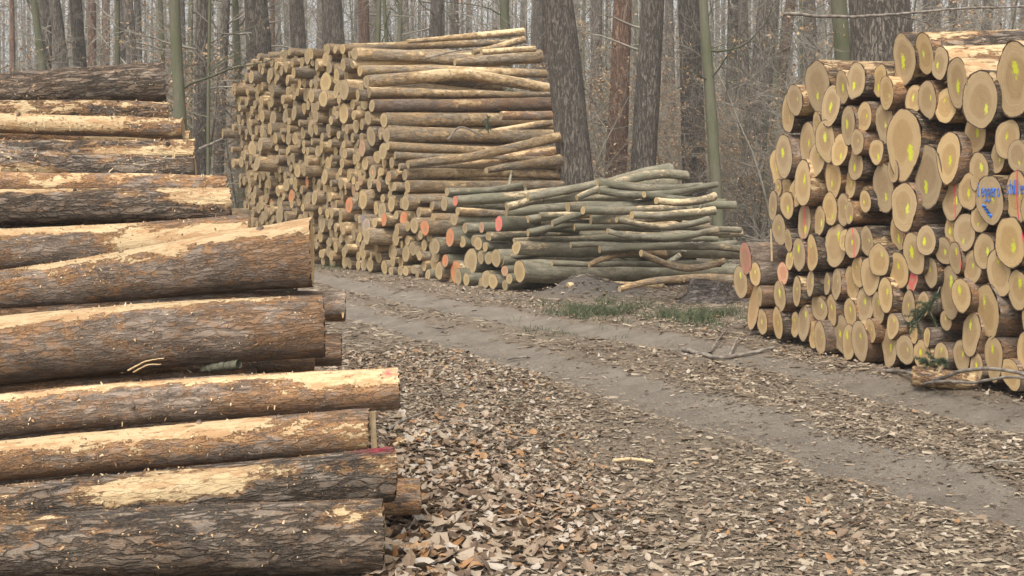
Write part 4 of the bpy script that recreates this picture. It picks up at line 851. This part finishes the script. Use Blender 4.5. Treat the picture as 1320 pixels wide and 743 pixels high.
# many more standing farther back
vars_ = [tree_variant('pine', 6000, r=.22, limbs=26), tree_variant('red', 6001, r=.2, limbs=26), tree_variant('pine', 6002, r=.17, lean=.03, limbs=30), tree_variant('beech', 6003, r=.11, H=13, limbs=30, wig=.08, z0=1.5, leafy=.1), tree_variant('beech', 6004, r=.07, H=10, limbs=34, wig=.1, z0=1.0, leafy=.25)]
kinds = ['grey pine', 'reddish pine', 'leaning grey pine', 'smooth beech', 'thin leafy beech']
rgt = np.random.default_rng(5); cnt = 0; tries = 0; back = []
while cnt < 120 and tries < 5000:
    tries += 1; D = 34 + 50 * rgt.random()**.8; u = rgt.uniform(-.52, .52); x = u * D
    if any(math.hypot(x - a, D - b) < 2.0 for a, b in taken) or on_path(x, D) or in_stack(x, D, 1.): continue
    taken.append((x, D)); k = int(rgt.choice(5, p=[.26, .2, .14, .22, .18])); back.append((x, D, k)); cnt += 1
back.sort(key=lambda b: b[0] / b[1])
marks_px = sorted([((m[0] + m[1]) / 2, m[7]) for m in MAIN])
short = {0: 'first', 1: 'second'}
seen = {}
for (x, D, k) in back:
    px = CX + F * x / D; band = 'nearer' if D < 48 else 'mid-depth' if D < 64 else 'far'
    where = 'over the near stack' if px < 215 else 'in the road bend gap' if px < 300 else 'over the tall stack' if px < 700 else 'over the beech logs' if px < 900 else 'between beech logs and marked stack' if px < 1000 else 'over the marked stack' if px <= 1320 else 'beyond the marked stack'
    if px < 0: where = 'beyond the near stack'
    key = (kinds[k], band, where); seen[key] = seen.get(key, 0) + 1
    sc = rgt.uniform(.8, 1.25)
    put_tree(vars_[k], 'beech_tree' if k > 2 else 'pine_tree', (x, D, float(gh(np.array([x]), np.array([D]))[0])), (0, 0, rgt.uniform(0, 6.28)), (sc, sc, sc), f'{ordw(min(seen[key], 30))} {band} {kinds[k]} {where}, counted from the near stack', 'tree', 'trees farther back in the wood')
# understorey: young beeches holding russet leaves
def sapling_var(seed, leafy, H=4.5):
    rg = np.random.default_rng(seed); lines, leaf = [], []
    for s_ in range(rg.integers(1, 4)):
        P = walk(rg, (rg.normal() * .08, rg.normal() * .08, -.1), (rg.normal() * .22, rg.normal() * .22, 1), H * rg.uniform(.6, 1), 16, .055, .01); rad = np.linspace(.028, .006, len(P))
        lines.append((P, rad)); l2, f2 = grow(rg, P, rad, .5, P[-1, 2], 16, H * .42, .45, 5, 3, .005, leafy); lines += l2; leaf += f2
    stem = lines[0]; V0, Q0 = tubes([stem], 7); V1, Q1 = tubes(lines[1:], 4)
    return mesh_np('trunk', V0, [Q0], M_TBEECH), mesh_np('crown', V1, [Q1], M_TWIG), (leaves_mesh('foliage', leaf, rg, .06, M_RUSSET) if leaf else None)
sv = [sapling_var(7000, .45), sapling_var(7001, .12), sapling_var(7002, .7), sapling_var(7003, 0., 5.5), sapling_var(7004, .16, 6)]
sl_ = []; tries = 0
while len(sl_) < 110 and tries < 5000:
    tries += 1
    if rgt.random() < .55: D = rgt.uniform(25, 44); u = rgt.uniform(.02, .42)
    else: D = rgt.uniform(31, 52); u = rgt.uniform(-.42, .2)
    x = u * D
    if in_stack(x, D, .6) or on_path(x, D) or any(math.hypot(x - a, D - b) < 1.0 for a, b in taken): continue
    taken.append((x, D)); sl_.append((x, D))
sl_.sort(key=lambda b: b[0] / b[1]); seen = {}
for (x, D) in sl_:
    k = int(rgt.integers(0, 5)); px = CX + F * x / D; desc = ['many russet leaves', 'few russet leaves', 'dense russet leaves', 'bare grey twigs', 'scattered russet leaves'][k]
    where = 'over the near stack' if px < 215 else 'at the road bend' if px < 300 else 'over the tall stack' if px < 700 else 'over the beech logs' if px < 900 else 'in the brushy gap' if px < 1000 else 'over the marked stack'
    key = (desc, where); seen[key] = seen.get(key, 0) + 1; sc = rgt.uniform(.75, 1.4)
    put_tree(sv[k], 'beech_sapling', (x, D, float(gh(np.array([x]), np.array([D]))[0])), (0, 0, rgt.uniform(0, 6.28)), (sc, sc, sc), f'{ordw(seen[key])} young beech with {desc} {where}, counted from the near stack', 'sapling', 'young beeches under the pines')
# the far wood that reads as one mass
rgd = np.random.default_rng(9); lines = []
for i in range(650):
    D = rgd.uniform(86, 175); x = rgd.uniform(-.62, .62) * D; z = float(0); r = rgd.uniform(.08, .24); H = rgd.uniform(14, 22)
    b = np.array([x, D, 0.]); lx = rgd.normal() * .3; lines.append((b, r, H, lx))
bx = np.array([l[0][0] for l in lines]); by = np.array([l[0][1] for l in lines]); bz = gh(bx, by)
L2 = [(np.array([[x, y, z - .5], [x + l[3] * .5, y, z + l[2] * .5], [x + l[3], y, z + l[2]]]), np.array([l[1], l[1] * .75, l[1] * .3])) for l, x, y, z in zip(lines, bx, by, bz)]
V_, Q_ = tubes(L2, 6); o = link('distant_woods', mesh_np('distant_woods', V_, [Q_], M_TPINE)); tag(o, 'far-off trunks fading into the haze', 'woods', None, 'stuff')
n = 80000; D = rgd.uniform(48, 165, n); x = rgd.uniform(-.6, .6, n) * D; z = gh(x, D) + rgd.uniform(0, 1, n)**1.2 * (3 + D * .13); P = np.stack([x, D, z], -1)
d = rgd.normal(size=(n, 3)); d[:, 2] = np.abs(d[:, 2]) * 1.1 + .2; d /= np.linalg.norm(d, axis=1)[:, None]; L_ = rgd.uniform(.6, 3.2, (n, 1)); wv = rgd.uniform(.006, .02, (n, 1)) * (D[:, None] / 90 + .3)
sd = np.cross(d, rgd.normal(size=(n, 3))); sd /= np.linalg.norm(sd, axis=1)[:, None]; nn = np.cross(d, sd); mid = P + d * L_ * .5 + rgd.normal(size=(n, 3)) * .06 * L_; tip = P + d * L_
V_ = np.stack([P + sd * wv, P - sd * wv * .5 + nn * wv * .87, P - sd * wv * .5 - nn * wv * .87, mid + sd * wv * .7, mid - sd * wv * .35 + nn * wv * .6, mid - sd * wv * .35 - nn * wv * .6, tip], 1).reshape(-1, 3); b = np.arange(n)[:, None] * 7
Qs = np.concatenate([b + [[0, 1, 4, 3]], b + [[1, 2, 5, 4]], b + [[2, 0, 3, 5]]]); Ts = np.concatenate([b + [[3, 4, 6]], b + [[4, 5, 6]], b + [[5, 3, 6]]])
o = link('far_undergrowth', mesh_np('far_undergrowth', V_, [Qs, Ts], M_TWIG, smooth=False)); tag(o, 'grey tangle of bare twigs filling the depth of the wood', 'undergrowth', None, 'stuff')
fl = P[rgd.random(n) < .34]; fl = fl[fl[:, 1] < 80]; fl = (fl[:, None] + rgd.normal(size=(len(fl), 5, 3)) * .35).reshape(-1, 3)
o = link('far_leaves', leaves_mesh('far_leaves', fl, rgd, .09, M_RUSSET)); tag(o, 'russet leaves still hanging through the depth of the wood', 'leaves', None, 'stuff')
# low brush of bare twigs behind the beech stack and in the gap before the marked stack
lines = []
for i in range(900):
    D = rgd.uniform(24.5, 42); u = rgd.uniform(.05, .32); x = u * D
    if in_stack(x, D, .2): continue
    a = rgd.uniform(0, 6.28); el = rgd.uniform(-.05, .9); L = rgd.uniform(.6, 2.6)
    P = walk(rgd, (x, D, float(gh(np.array([x]), np.array([D]))[0]) + rgd.uniform(0, .5)), (math.cos(a) * math.cos(el), math.sin(a) * math.cos(el), math.sin(el)), L, 6, .14, -.03); lines.append((P, np.linspace(rgd.uniform(.005, .016), .002, 7)))
V_, Q_ = tubes(lines, 4); o = link('brushwood_undergrowth', mesh_np('brushwood_undergrowth', V_, [Q_], M_TWIG)); tag(o, 'low tangle of dead branches on the floor behind the beech logs', 'undergrowth', None, 'stuff')

# ------------------------------------------------------------------ litter on the ground
def scatter(n, xr, yr, dens, seed):
    rg = np.random.default_rng(seed); x = rg.uniform(*xr, n); y = rg.uniform(*yr, n) ; keep = rg.random(n) < dens(x, y); return x[keep], y[keep], rg
def stack_free(x, y):
    # not under the near stack or inside the others
    return ~((x < -.55 - (y - 5) * .42) & (y < 13) & (y > 4.7))
def leaf_mesh(name, x, y, rg, size, mat, thick=.03):
    n = len(x); z = gh(x, y) + rg.random(n)**1.5 * thick; P = np.stack([x, y, z], -1)
    a = rg.uniform(0, 6.28, n); tl = rg.normal(0, .34, n); tl2 = rg.normal(0, .4, n)
    d = np.stack([np.cos(a), np.sin(a), tl], -1); e = np.stack([-np.sin(a), np.cos(a), tl2], -1); d /= np.linalg.norm(d, axis=1)[:, None]; e /= np.linalg.norm(e, axis=1)[:, None]; nn = np.cross(d, e)
    s_ = (size * np.minimum(rg.lognormal(0, .33, n), 1.8) * (.56 + 1.05 * (1 - sm(-1., .9, x + (y - 5.2) * .30))))[:, None]; w_ = s_ * rg.uniform(.5, .72, (n, 1)) * .5; c1 = rg.uniform(-.2, .45, (n, 1)) * s_; c2 = rg.uniform(-.25, .4, (n, 1)) * s_ * .6
    def pt(t_, v): return P + d * s_ * (t_ - .5) + e * w_ * v + nn * (c1 * (2 * t_ - 1)**2 * .6 + c2 * v * v + .004)
    V_ = np.stack([pt(0, 0), pt(.28, -.85), pt(.3, 0), pt(.28, .85), pt(.62, -.95), pt(.62, 0), pt(.62, .95), pt(.86, -.5), pt(.88, 0), pt(.86, .5), pt(1.05, 0)], 1).reshape(-1, 3); b = np.arange(n)[:, None] * 11
    q = np.concatenate([b + [[1, 2, 5, 4]], b + [[2, 3, 6, 5]], b + [[4, 5, 8, 7]], b + [[5, 6, 9, 8]]]); t = np.concatenate([b + [[0, 2, 1]], b + [[0, 3, 2]], b + [[7, 8, 10]], b + [[8, 9, 10]]])
    return mesh_np(name, V_, [q, t], mat, attrs=dict(rnd=np.repeat(rg.random(n), 11)), smooth=False)
def ledge(x, y):
    rt_, dm, dx = rutness(x, y); return rt_, dm
def dens_leaf(x, y):
    rt_, dm = ledge(x, y); px = CX + F * x / y; py = HY + CAMZ * F / y
    fg = sm(480, 600, py) * (1 - sm(640, 940, px + (743 - py) * .8 - 60)) ; fg = np.maximum(fg, sm(600, 743, py) * .35 * (px < 1150))
    fg = np.maximum(fg, (x < .2) * sm(5, 6, y) * .35)
    n_ = fbm(np.stack([x * 1.2, y * 1.2, 0 * x], -1), 31, 3)
    return (fg * .8 + .04) * (1 - rt_ * .97) * (.45 + 1.1 * sm(.3, .65, n_)) * stack_free(x, y)
x, y, rg = scatter(76000, (-2.2, 4.6), (4.6, 12), dens_leaf, 41)
o = link('fallen_leaves', leaf_mesh('fallen_leaves', x, y, rg, .062, M_LEAF, .03)); tag(o, 'curled dead beech leaves carpeting the verge by the near stack', 'leaves', None, 'stuff'); print('leaves', len(x))
def dens_far(x, y):
    rt_, dm = ledge(x, y); side = (x > 1.2 + (13.5 - y) * .62)    # the far verge
    return np.where(side, .8, .12) * (1 - rt_) * (1 - .9 * np.exp(-((x - 1.05) / .7)**2 - ((y - 17.6) / .45)**2)) * (.3 + fbm(np.stack([x, y, 0 * x], -1), 32, 3))
x, y, rg = scatter(30000, (-6, 9), (9, 24), dens_far, 42)
o = link('verge_leaves', leaf_mesh('verge_leaves', x, y, rg, .058, M_LEAF, .04)); tag(o, 'dead leaves strewn along the far verge before the stacks', 'leaves', None, 'stuff')
def chips(name, n, xr, yr, dens, seed, L0, label):
    x, y, rg = scatter(n, xr, yr, dens, seed); n = len(x); z = gh(x, y) + rg.random(n) * .012 + .002; P = np.stack([x, y, z], -1)
    a = rg.normal(.25, 1.1, n); d = np.stack([np.cos(a), np.sin(a), rg.normal(0, .12, n)], -1); e = np.stack([-np.sin(a), np.cos(a), rg.normal(0, .3, n)], -1); nn = np.cross(d, e)
    s_ = (L0 * np.minimum(rg.lognormal(0, .6, n), 3.2))[:, None]; w_ = np.minimum(s_ * rg.uniform(.08, .3, (n, 1)), .012); t_ = w_ * .5
    V_ = np.stack([P - d * s_ * .5 - e * w_, P - d * s_ * .5 + e * w_, P + d * s_ * .5 + e * w_ * .6, P + d * s_ * .5 - e * w_ * .8, P - d * s_ * .3 + nn * t_, P + d * s_ * .3 + nn * t_ * 1.2], 1).reshape(-1, 3); b = np.arange(n)[:, None] * 6
    q = np.concatenate([b + [[0, 3, 5, 4]], b + [[1, 4, 5, 2]]]); t = np.concatenate([b + [[0, 4, 1]], b + [[3, 2, 5]]])
    o = link(name, mesh_np(name, V_, [q, t], M_CHIP, attrs=dict(rnd=np.repeat(rg.random(n), 6)), smooth=False)); tag(o, label, 'chips', None, 'stuff')
def dens_chip(x, y):
    rt_, dm = ledge(x, y); n_ = fbm(np.stack([x * .9, y * .9, 0 * x], -1), 33, 4); return np.clip((1 - rt_ * .96) * (.22 + 1.2 * sm(.35, .6, n_)), 0, 1) * stack_free(x, y)
chips('wood_chip_litter', 105000, (-2.2, 5.2), (4.6, 11), dens_chip, 51, .0225, 'bark shreds and wood chips between and beside the wheel ruts')
chips('bark_litter', 36000, (-6, 7.5), (10.5, 22), dens_chip, 52, .055, 'bark shreds on the farther stretch of track and verge')
def dens_crumb(x, y): 
    n_ = fbm(np.stack([x * 2, y * 2, 0 * x], -1), 35, 3); return np.clip(.25 + .9 * sm(.4, .6, n_), 0, 1) * stack_free(x, y)
chips('bark_crumbs', 60000, (-1.5, 5.0), (5, 13), dens_crumb, 53, .011, 'fine crumbs of bark and soil trodden into the wheel ruts')
# grass and moss tufts
def grass(name, cx, cy, rx, ry, n, h, label, seed):
    rg = np.random.default_rng(seed); x = cx + rg.normal(size=n) * rx; y = cy + rg.normal(size=n) * ry
    keep = fbm(np.stack([x * 5, y * 3.5, 0 * x], -1), seed, 2) > .57; x, y = x[keep], y[keep]; n = len(x); z = gh(x, y); P = np.stack([x, y, z], -1); a = rg.uniform(0, 6.28, n); b_ = rg.normal(0, .7, (n, 2)); hh = h * rg.uniform(.4, 1.2, n)
    w_ = np.stack([np.cos(a), np.sin(a), 0 * a], -1) * .003; m = P + np.stack([b_[:, 0] * hh * .35, b_[:, 1] * hh * .35, hh * .6], -1); t = P + np.stack([b_[:, 0] * hh, b_[:, 1] * hh, hh * .9], -1)
    V_ = np.stack([P - w_, P + w_, m + w_ * .8, m - w_ * .8, t], 1).reshape(-1, 3); b = np.arange(n)[:, None] * 5
    o = link(name, mesh_np(name, V_, [b + [[0, 1, 2, 3]], b + [[3, 2, 4]]], M_GRASS, attrs=dict(rnd=np.repeat(rg.random(n), 5)), smooth=False)); tag(o, label, 'grass', None, 'stuff')
def gp(x, y): D = CAMZ * F / (y - HY); return (x - CX) / F * D, D
for (px, py, rx, ry, n, h, lab) in [(775,400,.36,.6,6500,.10,'green grass patch on the verge below the earth heap'),(895,408,.36,.5,5500,.10,'green grass patch on the verge nearer the marked stack'),(425,345,.4,.5,1500,.10,'mossy green patch at the foot of the tall stack'),(540,560,.12,.12,260,.05,'sparse grass tuft near the leaves beside the near stack'),(655,590,.1,.1,240,.04,'tiny grass tuft among the foreground leaves'),(730,430,.3,.3,500,.06,'thin grass along the track edge')]:
    gx_, gy_ = gp(px, py); grass('grass', gx_, gy_, rx, ry, n, h, lab, int(px))

# ------------------------------------------------------------------ sticks, stump, sprig, stakes
def stick(pts_, r0, r1, label, twigs=(), M=8, mat=None, name='fallen_branch'):
    P = curve3(np.array(pts_), 26); rg = np.random.default_rng(len(pts_) + int(abs(pts_[0][0]) * 100)); P = P + rg.normal(size=P.shape) * r0 * .15
    V_, Q_ = tubes([(P, np.linspace(r0, r1, len(P)))], M); o = link(name, mesh_np(name, V_, [Q_], mat or M_STICK)); tag(o, label, 'branch')
    for tw in twigs:
        T_ = curve3(np.array(tw), 10); v_, q_ = tubes([(T_, np.linspace(r1 * 1.1, .002, 10))], 5); link('twig', mesh_np('twig', v_, [q_], mat or M_STICK), o)
    return o
def G(px, py, up=.03): gx_, gy_ = gp(px, py); return (gx_, gy_, float(gh(np.array([gx_]), np.array([gy_]))[0]) + up)
def WF(x, y, off=.22): return W(x, y, float(on_plane(x, UV_R, base_r)) - off)
stick([WF(1085, 480), WF(1130, 478, .3), WF(1170, 480, .35), WF(1205, 490, .4), WF(1240, 479, .4), WF(1290, 476, .35), WF(1340, 488, .35)], .017, .012, 'long curved grey branch lying along the foot of the marked stack', [[WF(1200, 489, .4), WF(1215, 475, .3), WF(1222, 462, .25)]])
stick([WF(1178, 497, .5), WF(1215, 492, .5), WF(1255, 493, .5), WF(1300, 486, .5), WF(1340, 492, .5)], .012, .009, 'second thinner branch crossing the long curved one before the marked stack')
q0 = WF(1178, 487, .55); q0[2] = .10; o, e, A_ = place_log('pine_log', q0, q0 + np.array([.40, -.25, -.01]), .075, .06, 1900, M_SAW, M_ENDF, M=30, N=40, peel=.36, rough=.14, jag=.12); tag(o, 'short broken log piece lying on the ground before the foot of the marked stack', 'log')
stick([G(880, 445), G(925, 455), G(965, 455), G(998, 456)], .022, .012, 'grey branch lying in leaves between grass and marked stack', [[G(915, 451), G(932, 441, .05), G(950, 424, .05)], [G(940, 455), G(952, 447, .06), G(962, 441, .03)]])
stick([W(255, 193, 9.6), W(272, 186, 9.8), W(287, 179, 10)], .012, .008, 'thin twig pointing off the near stack toward the road bend', M=6)
stick([W(262, 476, 5.90), W(285, 473, 5.85), W(308, 470, 5.8)], .016, .02, 'short mossy green branch stub on the near stack', M=12, mat=M_TBEECH)
for k, (a, b) in enumerate([((165, 478), (212, 462)), ((172, 480), (208, 470))]): stick([W(*a, 5.6), W((a[0] + b[0]) / 2, (a[1] + b[1]) / 2 - 4, 5.55), W(*b, 5.5)], .004, .002, ['upper pale splinter of torn wood on the near stack', 'lower pale splinter of torn wood on the near stack'][k], M=4, mat=M_PALE, name='wood_splinter')
stick([W(548, 76, 23.2), W(600, 64, 23.6), W(650, 66, 24), W(688, 74, 24.6)], .014, .008, 'dark twig draped over the top logs of the tall stack', M=5)
stick([W(578, 180, 22.6), W(594, 164, 22.6), W(622, 176, 22.8)], .02, .012, 'bent bare branch stuck between logs of the tall stack', M=5)
stick([W(425, 216, 26.0), W(436, 212, 25.8), W(446, 208, 25.5)], .02, .015, 'thin stick caught among the small log ends', M=5)
stick([W(1010, 18, 15.5), W(1080, 22, 15.6), W(1150, 19, 15.8), W(1230, 12, 16), W(1330, 8, 16.5)], .022, .012, 'bare branch reaching across above the marked stack', [[W(1150, 19, 15.8), W(1190, 28, 16), W(1220, 38, 16.2)]], name='bare_branch')
stick([G(505, 582), G(530, 572), G(548, 568)], .012, .008, 'pale broken stick on the leaves beside the near stack', mat=M_PALE)
stick([G(500, 556), G(520, 545), G(552, 536, .05)], .012, .006, 'dark crooked stick on the ground beside the near stack')
stick([G(640, 565), G(668, 572), G(700, 575)], .007, .004, 'thin twig among the foreground leaves')
stick([G(790, 600), G(815, 598), G(842, 600)], .010, .008, 'pale wood splinter lying on the leaves by the track', mat=M_PALE, name='wood_splinter')
stick([G(655, 457), G(665, 456), G(680, 457)], .010, .008, 'pale stick lying between the wheel ruts')
stick([G(1268, 609), G(1290, 607), G(1325, 606)], .008, .005, 'strip of wood lying between the wheel ruts near the frame edge', mat=M_STICK, name='wood_splinter')
def stake(P0, P1, w_, label):
    P0, P1 = Vector(P0), Vector(P1); d = (P1 - P0); L = d.length; me = bpy.data.meshes.new('wooden_stake'); import bmesh
    bm = bmesh.new(); bmesh.ops.create_cube(bm, size=1)
    for v in bm.verts: v.co = Vector((v.co.x * w_, v.co.y * w_ * .8, (v.co.z + .5) * L)); 
    for v in bm.verts:
        if v.co.z > L * .9: v.co.x *= .8; v.co.y *= .85
    bmesh.ops.bevel(bm, geom=bm.edges[:], offset=w_ * .08, segments=1, affect='EDGES'); bm.to_mesh(me); bm.free(); me.materials.append(M_PALE)
    o = link('wooden_stake', me); o.matrix_world = Matrix.Translation(P0) @ d.to_track_quat('Z', 'Y').to_matrix().to_4x4(); tag(o, label, 'stake')
q = G(484, 604, -.05); stake(q, (q[0] - .02, q[1] + .02, q[2] + .42), .028, 'pale square stake standing in leaves beside the near stack end')
q = W(995, 337, 13.0); stake(q, (q[0] - .01, q[1], q[2] + .32), .022, 'thin pale stake upright at the first column of the marked stack')
# stump
sx, sy = gp(918, 392); rg = np.random.default_rng(3); M_ = 30; th = np.arange(M_) * 2 * np.pi / M_; prof = [(1.7, -.05), (1.35, .03), (1.1, .10), (1., .20), (.97, .27)]; rb = .27 * (1 + .12 * np.cos(3 * th + 1) + .1 * np.cos(5 * th))
V_ = []
for k, (a, z_) in enumerate(prof): V_ += [[rb[j] * (1 + (a - 1) * (1 + .5 * math.cos(5 * th[j]))) * math.cos(th[j]), rb[j] * (1 + (a - 1) * (1 + .5 * math.cos(5 * th[j]))) * math.sin(th[j]), z_ + .05 * math.cos(th[j] + 2.4) * (z_ > .15)] for j in range(M_)]
V_.append([0, 0, .27]); V_ = np.array(V_); o = link('tree_stump', mesh_np('tree_stump', V_, [grid_quads(5, M_)], M_STUMP, attrs=dict(peel=np.full(len(V_), .2), rnd=np.zeros(len(V_)), paint=np.zeros(len(V_))))); o.location = (sx, sy + .3, float(gh(np.array([sx]), np.array([sy]))[0]))
tri_ = np.array([[0, 1 + j, 1 + (j + 1) % M_] for j in range(M_)]); TV = np.vstack([V_[-1:], V_[4 * M_:5 * M_]]); TU = np.vstack([[0, 0], np.stack([np.cos(th), np.sin(th)], -1)]); te = link('cut_top', mesh_np('cut_top', TV, [tri_], M_ENDW, uv=TU, attrs=dict(rnd=np.zeros(len(TV)))), o); tag(o, 'low dark old stump on the verge before the beech log tips', 'stump')
# fir sprigs
def sprig(c, main, n, L, label, seed):
    rg = np.random.default_rng(seed); lines, N_ = [], []; m = walk(rg, c, main, L, 8, .1, -.03); lines.append((m, np.linspace(.006, .003, 9)))
    for k in range(n):
        i = rg.integers(1, 8); d = m[i] - m[i - 1]; d = d / np.linalg.norm(d) + rg.normal(size=3) * .5; t_ = walk(rg, m[i], d, L * rg.uniform(.25, .5), 5, .12, -.04); lines.append((t_, np.linspace(.003, .0015, 6))); N_ += [t_[q] + (t_[q + 1] - t_[q]) * f_ for q in range(5) for f_ in np.linspace(0, 1, 9)]
    V_, Q_ = tubes(lines, 5); o = link('fir_sprig', mesh_np('fir_sprig', V_, [Q_], M_STICK)); P = np.repeat(np.array(N_), 4, 0); nn_ = len(P); d = rg.normal(size=(nn_, 3)); d /= np.linalg.norm(d, axis=1)[:, None]; e = np.cross(d, rg.normal(size=(nn_, 3))); e /= np.linalg.norm(e, axis=1)[:, None]; l_ = .028
    V2 = np.stack([P - e * .0016, P + e * .0016, P + d * l_], 1).reshape(-1, 3); f = link('needles', mesh_np('needles', V2, [np.arange(nn_)[:, None] * 3 + [[0, 1, 2]]], M_NEEDLE, attrs=dict(rnd=np.repeat(rg.random(nn_), 3)), smooth=False), o); tag(o, label, 'sprig')
sprig(W(1212, 370, 9.75), (-.35, -.25, -.6), 22, .36, 'drooping green fir sprig hanging from the marked stack', 1)
sprig(W(1222, 466, 9.4), (-.6, -.3, .1), 12, .2, 'small green fir sprig at the foot of the marked stack', 2)
sprig(W(627, 146, 22.4), (-.1, -.4, -.5), 12, .4, 'green sprig hanging on the log with the cream scar', 3)

# ------------------------------------------------------------------ haze
hz = mesh_np('haze', np.array([[x_, y_, z_] for x_ in (-300, 300) for y_ in (-70, 420) for z_ in (-4, 60)], float), [np.array([[0, 1, 3, 2], [4, 6, 7, 5], [0, 4, 5, 1], [2, 3, 7, 6], [0, 2, 6, 4], [1, 5, 7, 3]])], bpy.data.materials.new('haze'), smooth=False)
m = hz.materials[0]; m.use_nodes = True; t = m.node_tree; t.nodes.clear(); pv = t.nodes.new('ShaderNodeVolumePrincipled'); pv.inputs['Color'].default_value = (.93, .94, .95, 1); pv.inputs['Density'].default_value = .0013; pv.inputs['Anisotropy'].default_value = .2
oo = t.nodes.new('ShaderNodeOutputMaterial'); t.links.new(pv.outputs[0], oo.inputs['Volume']); o = link('haze', hz); o['kind'] = 'stuff'; tag(o, 'thin pale air between the far trunks', 'haze')
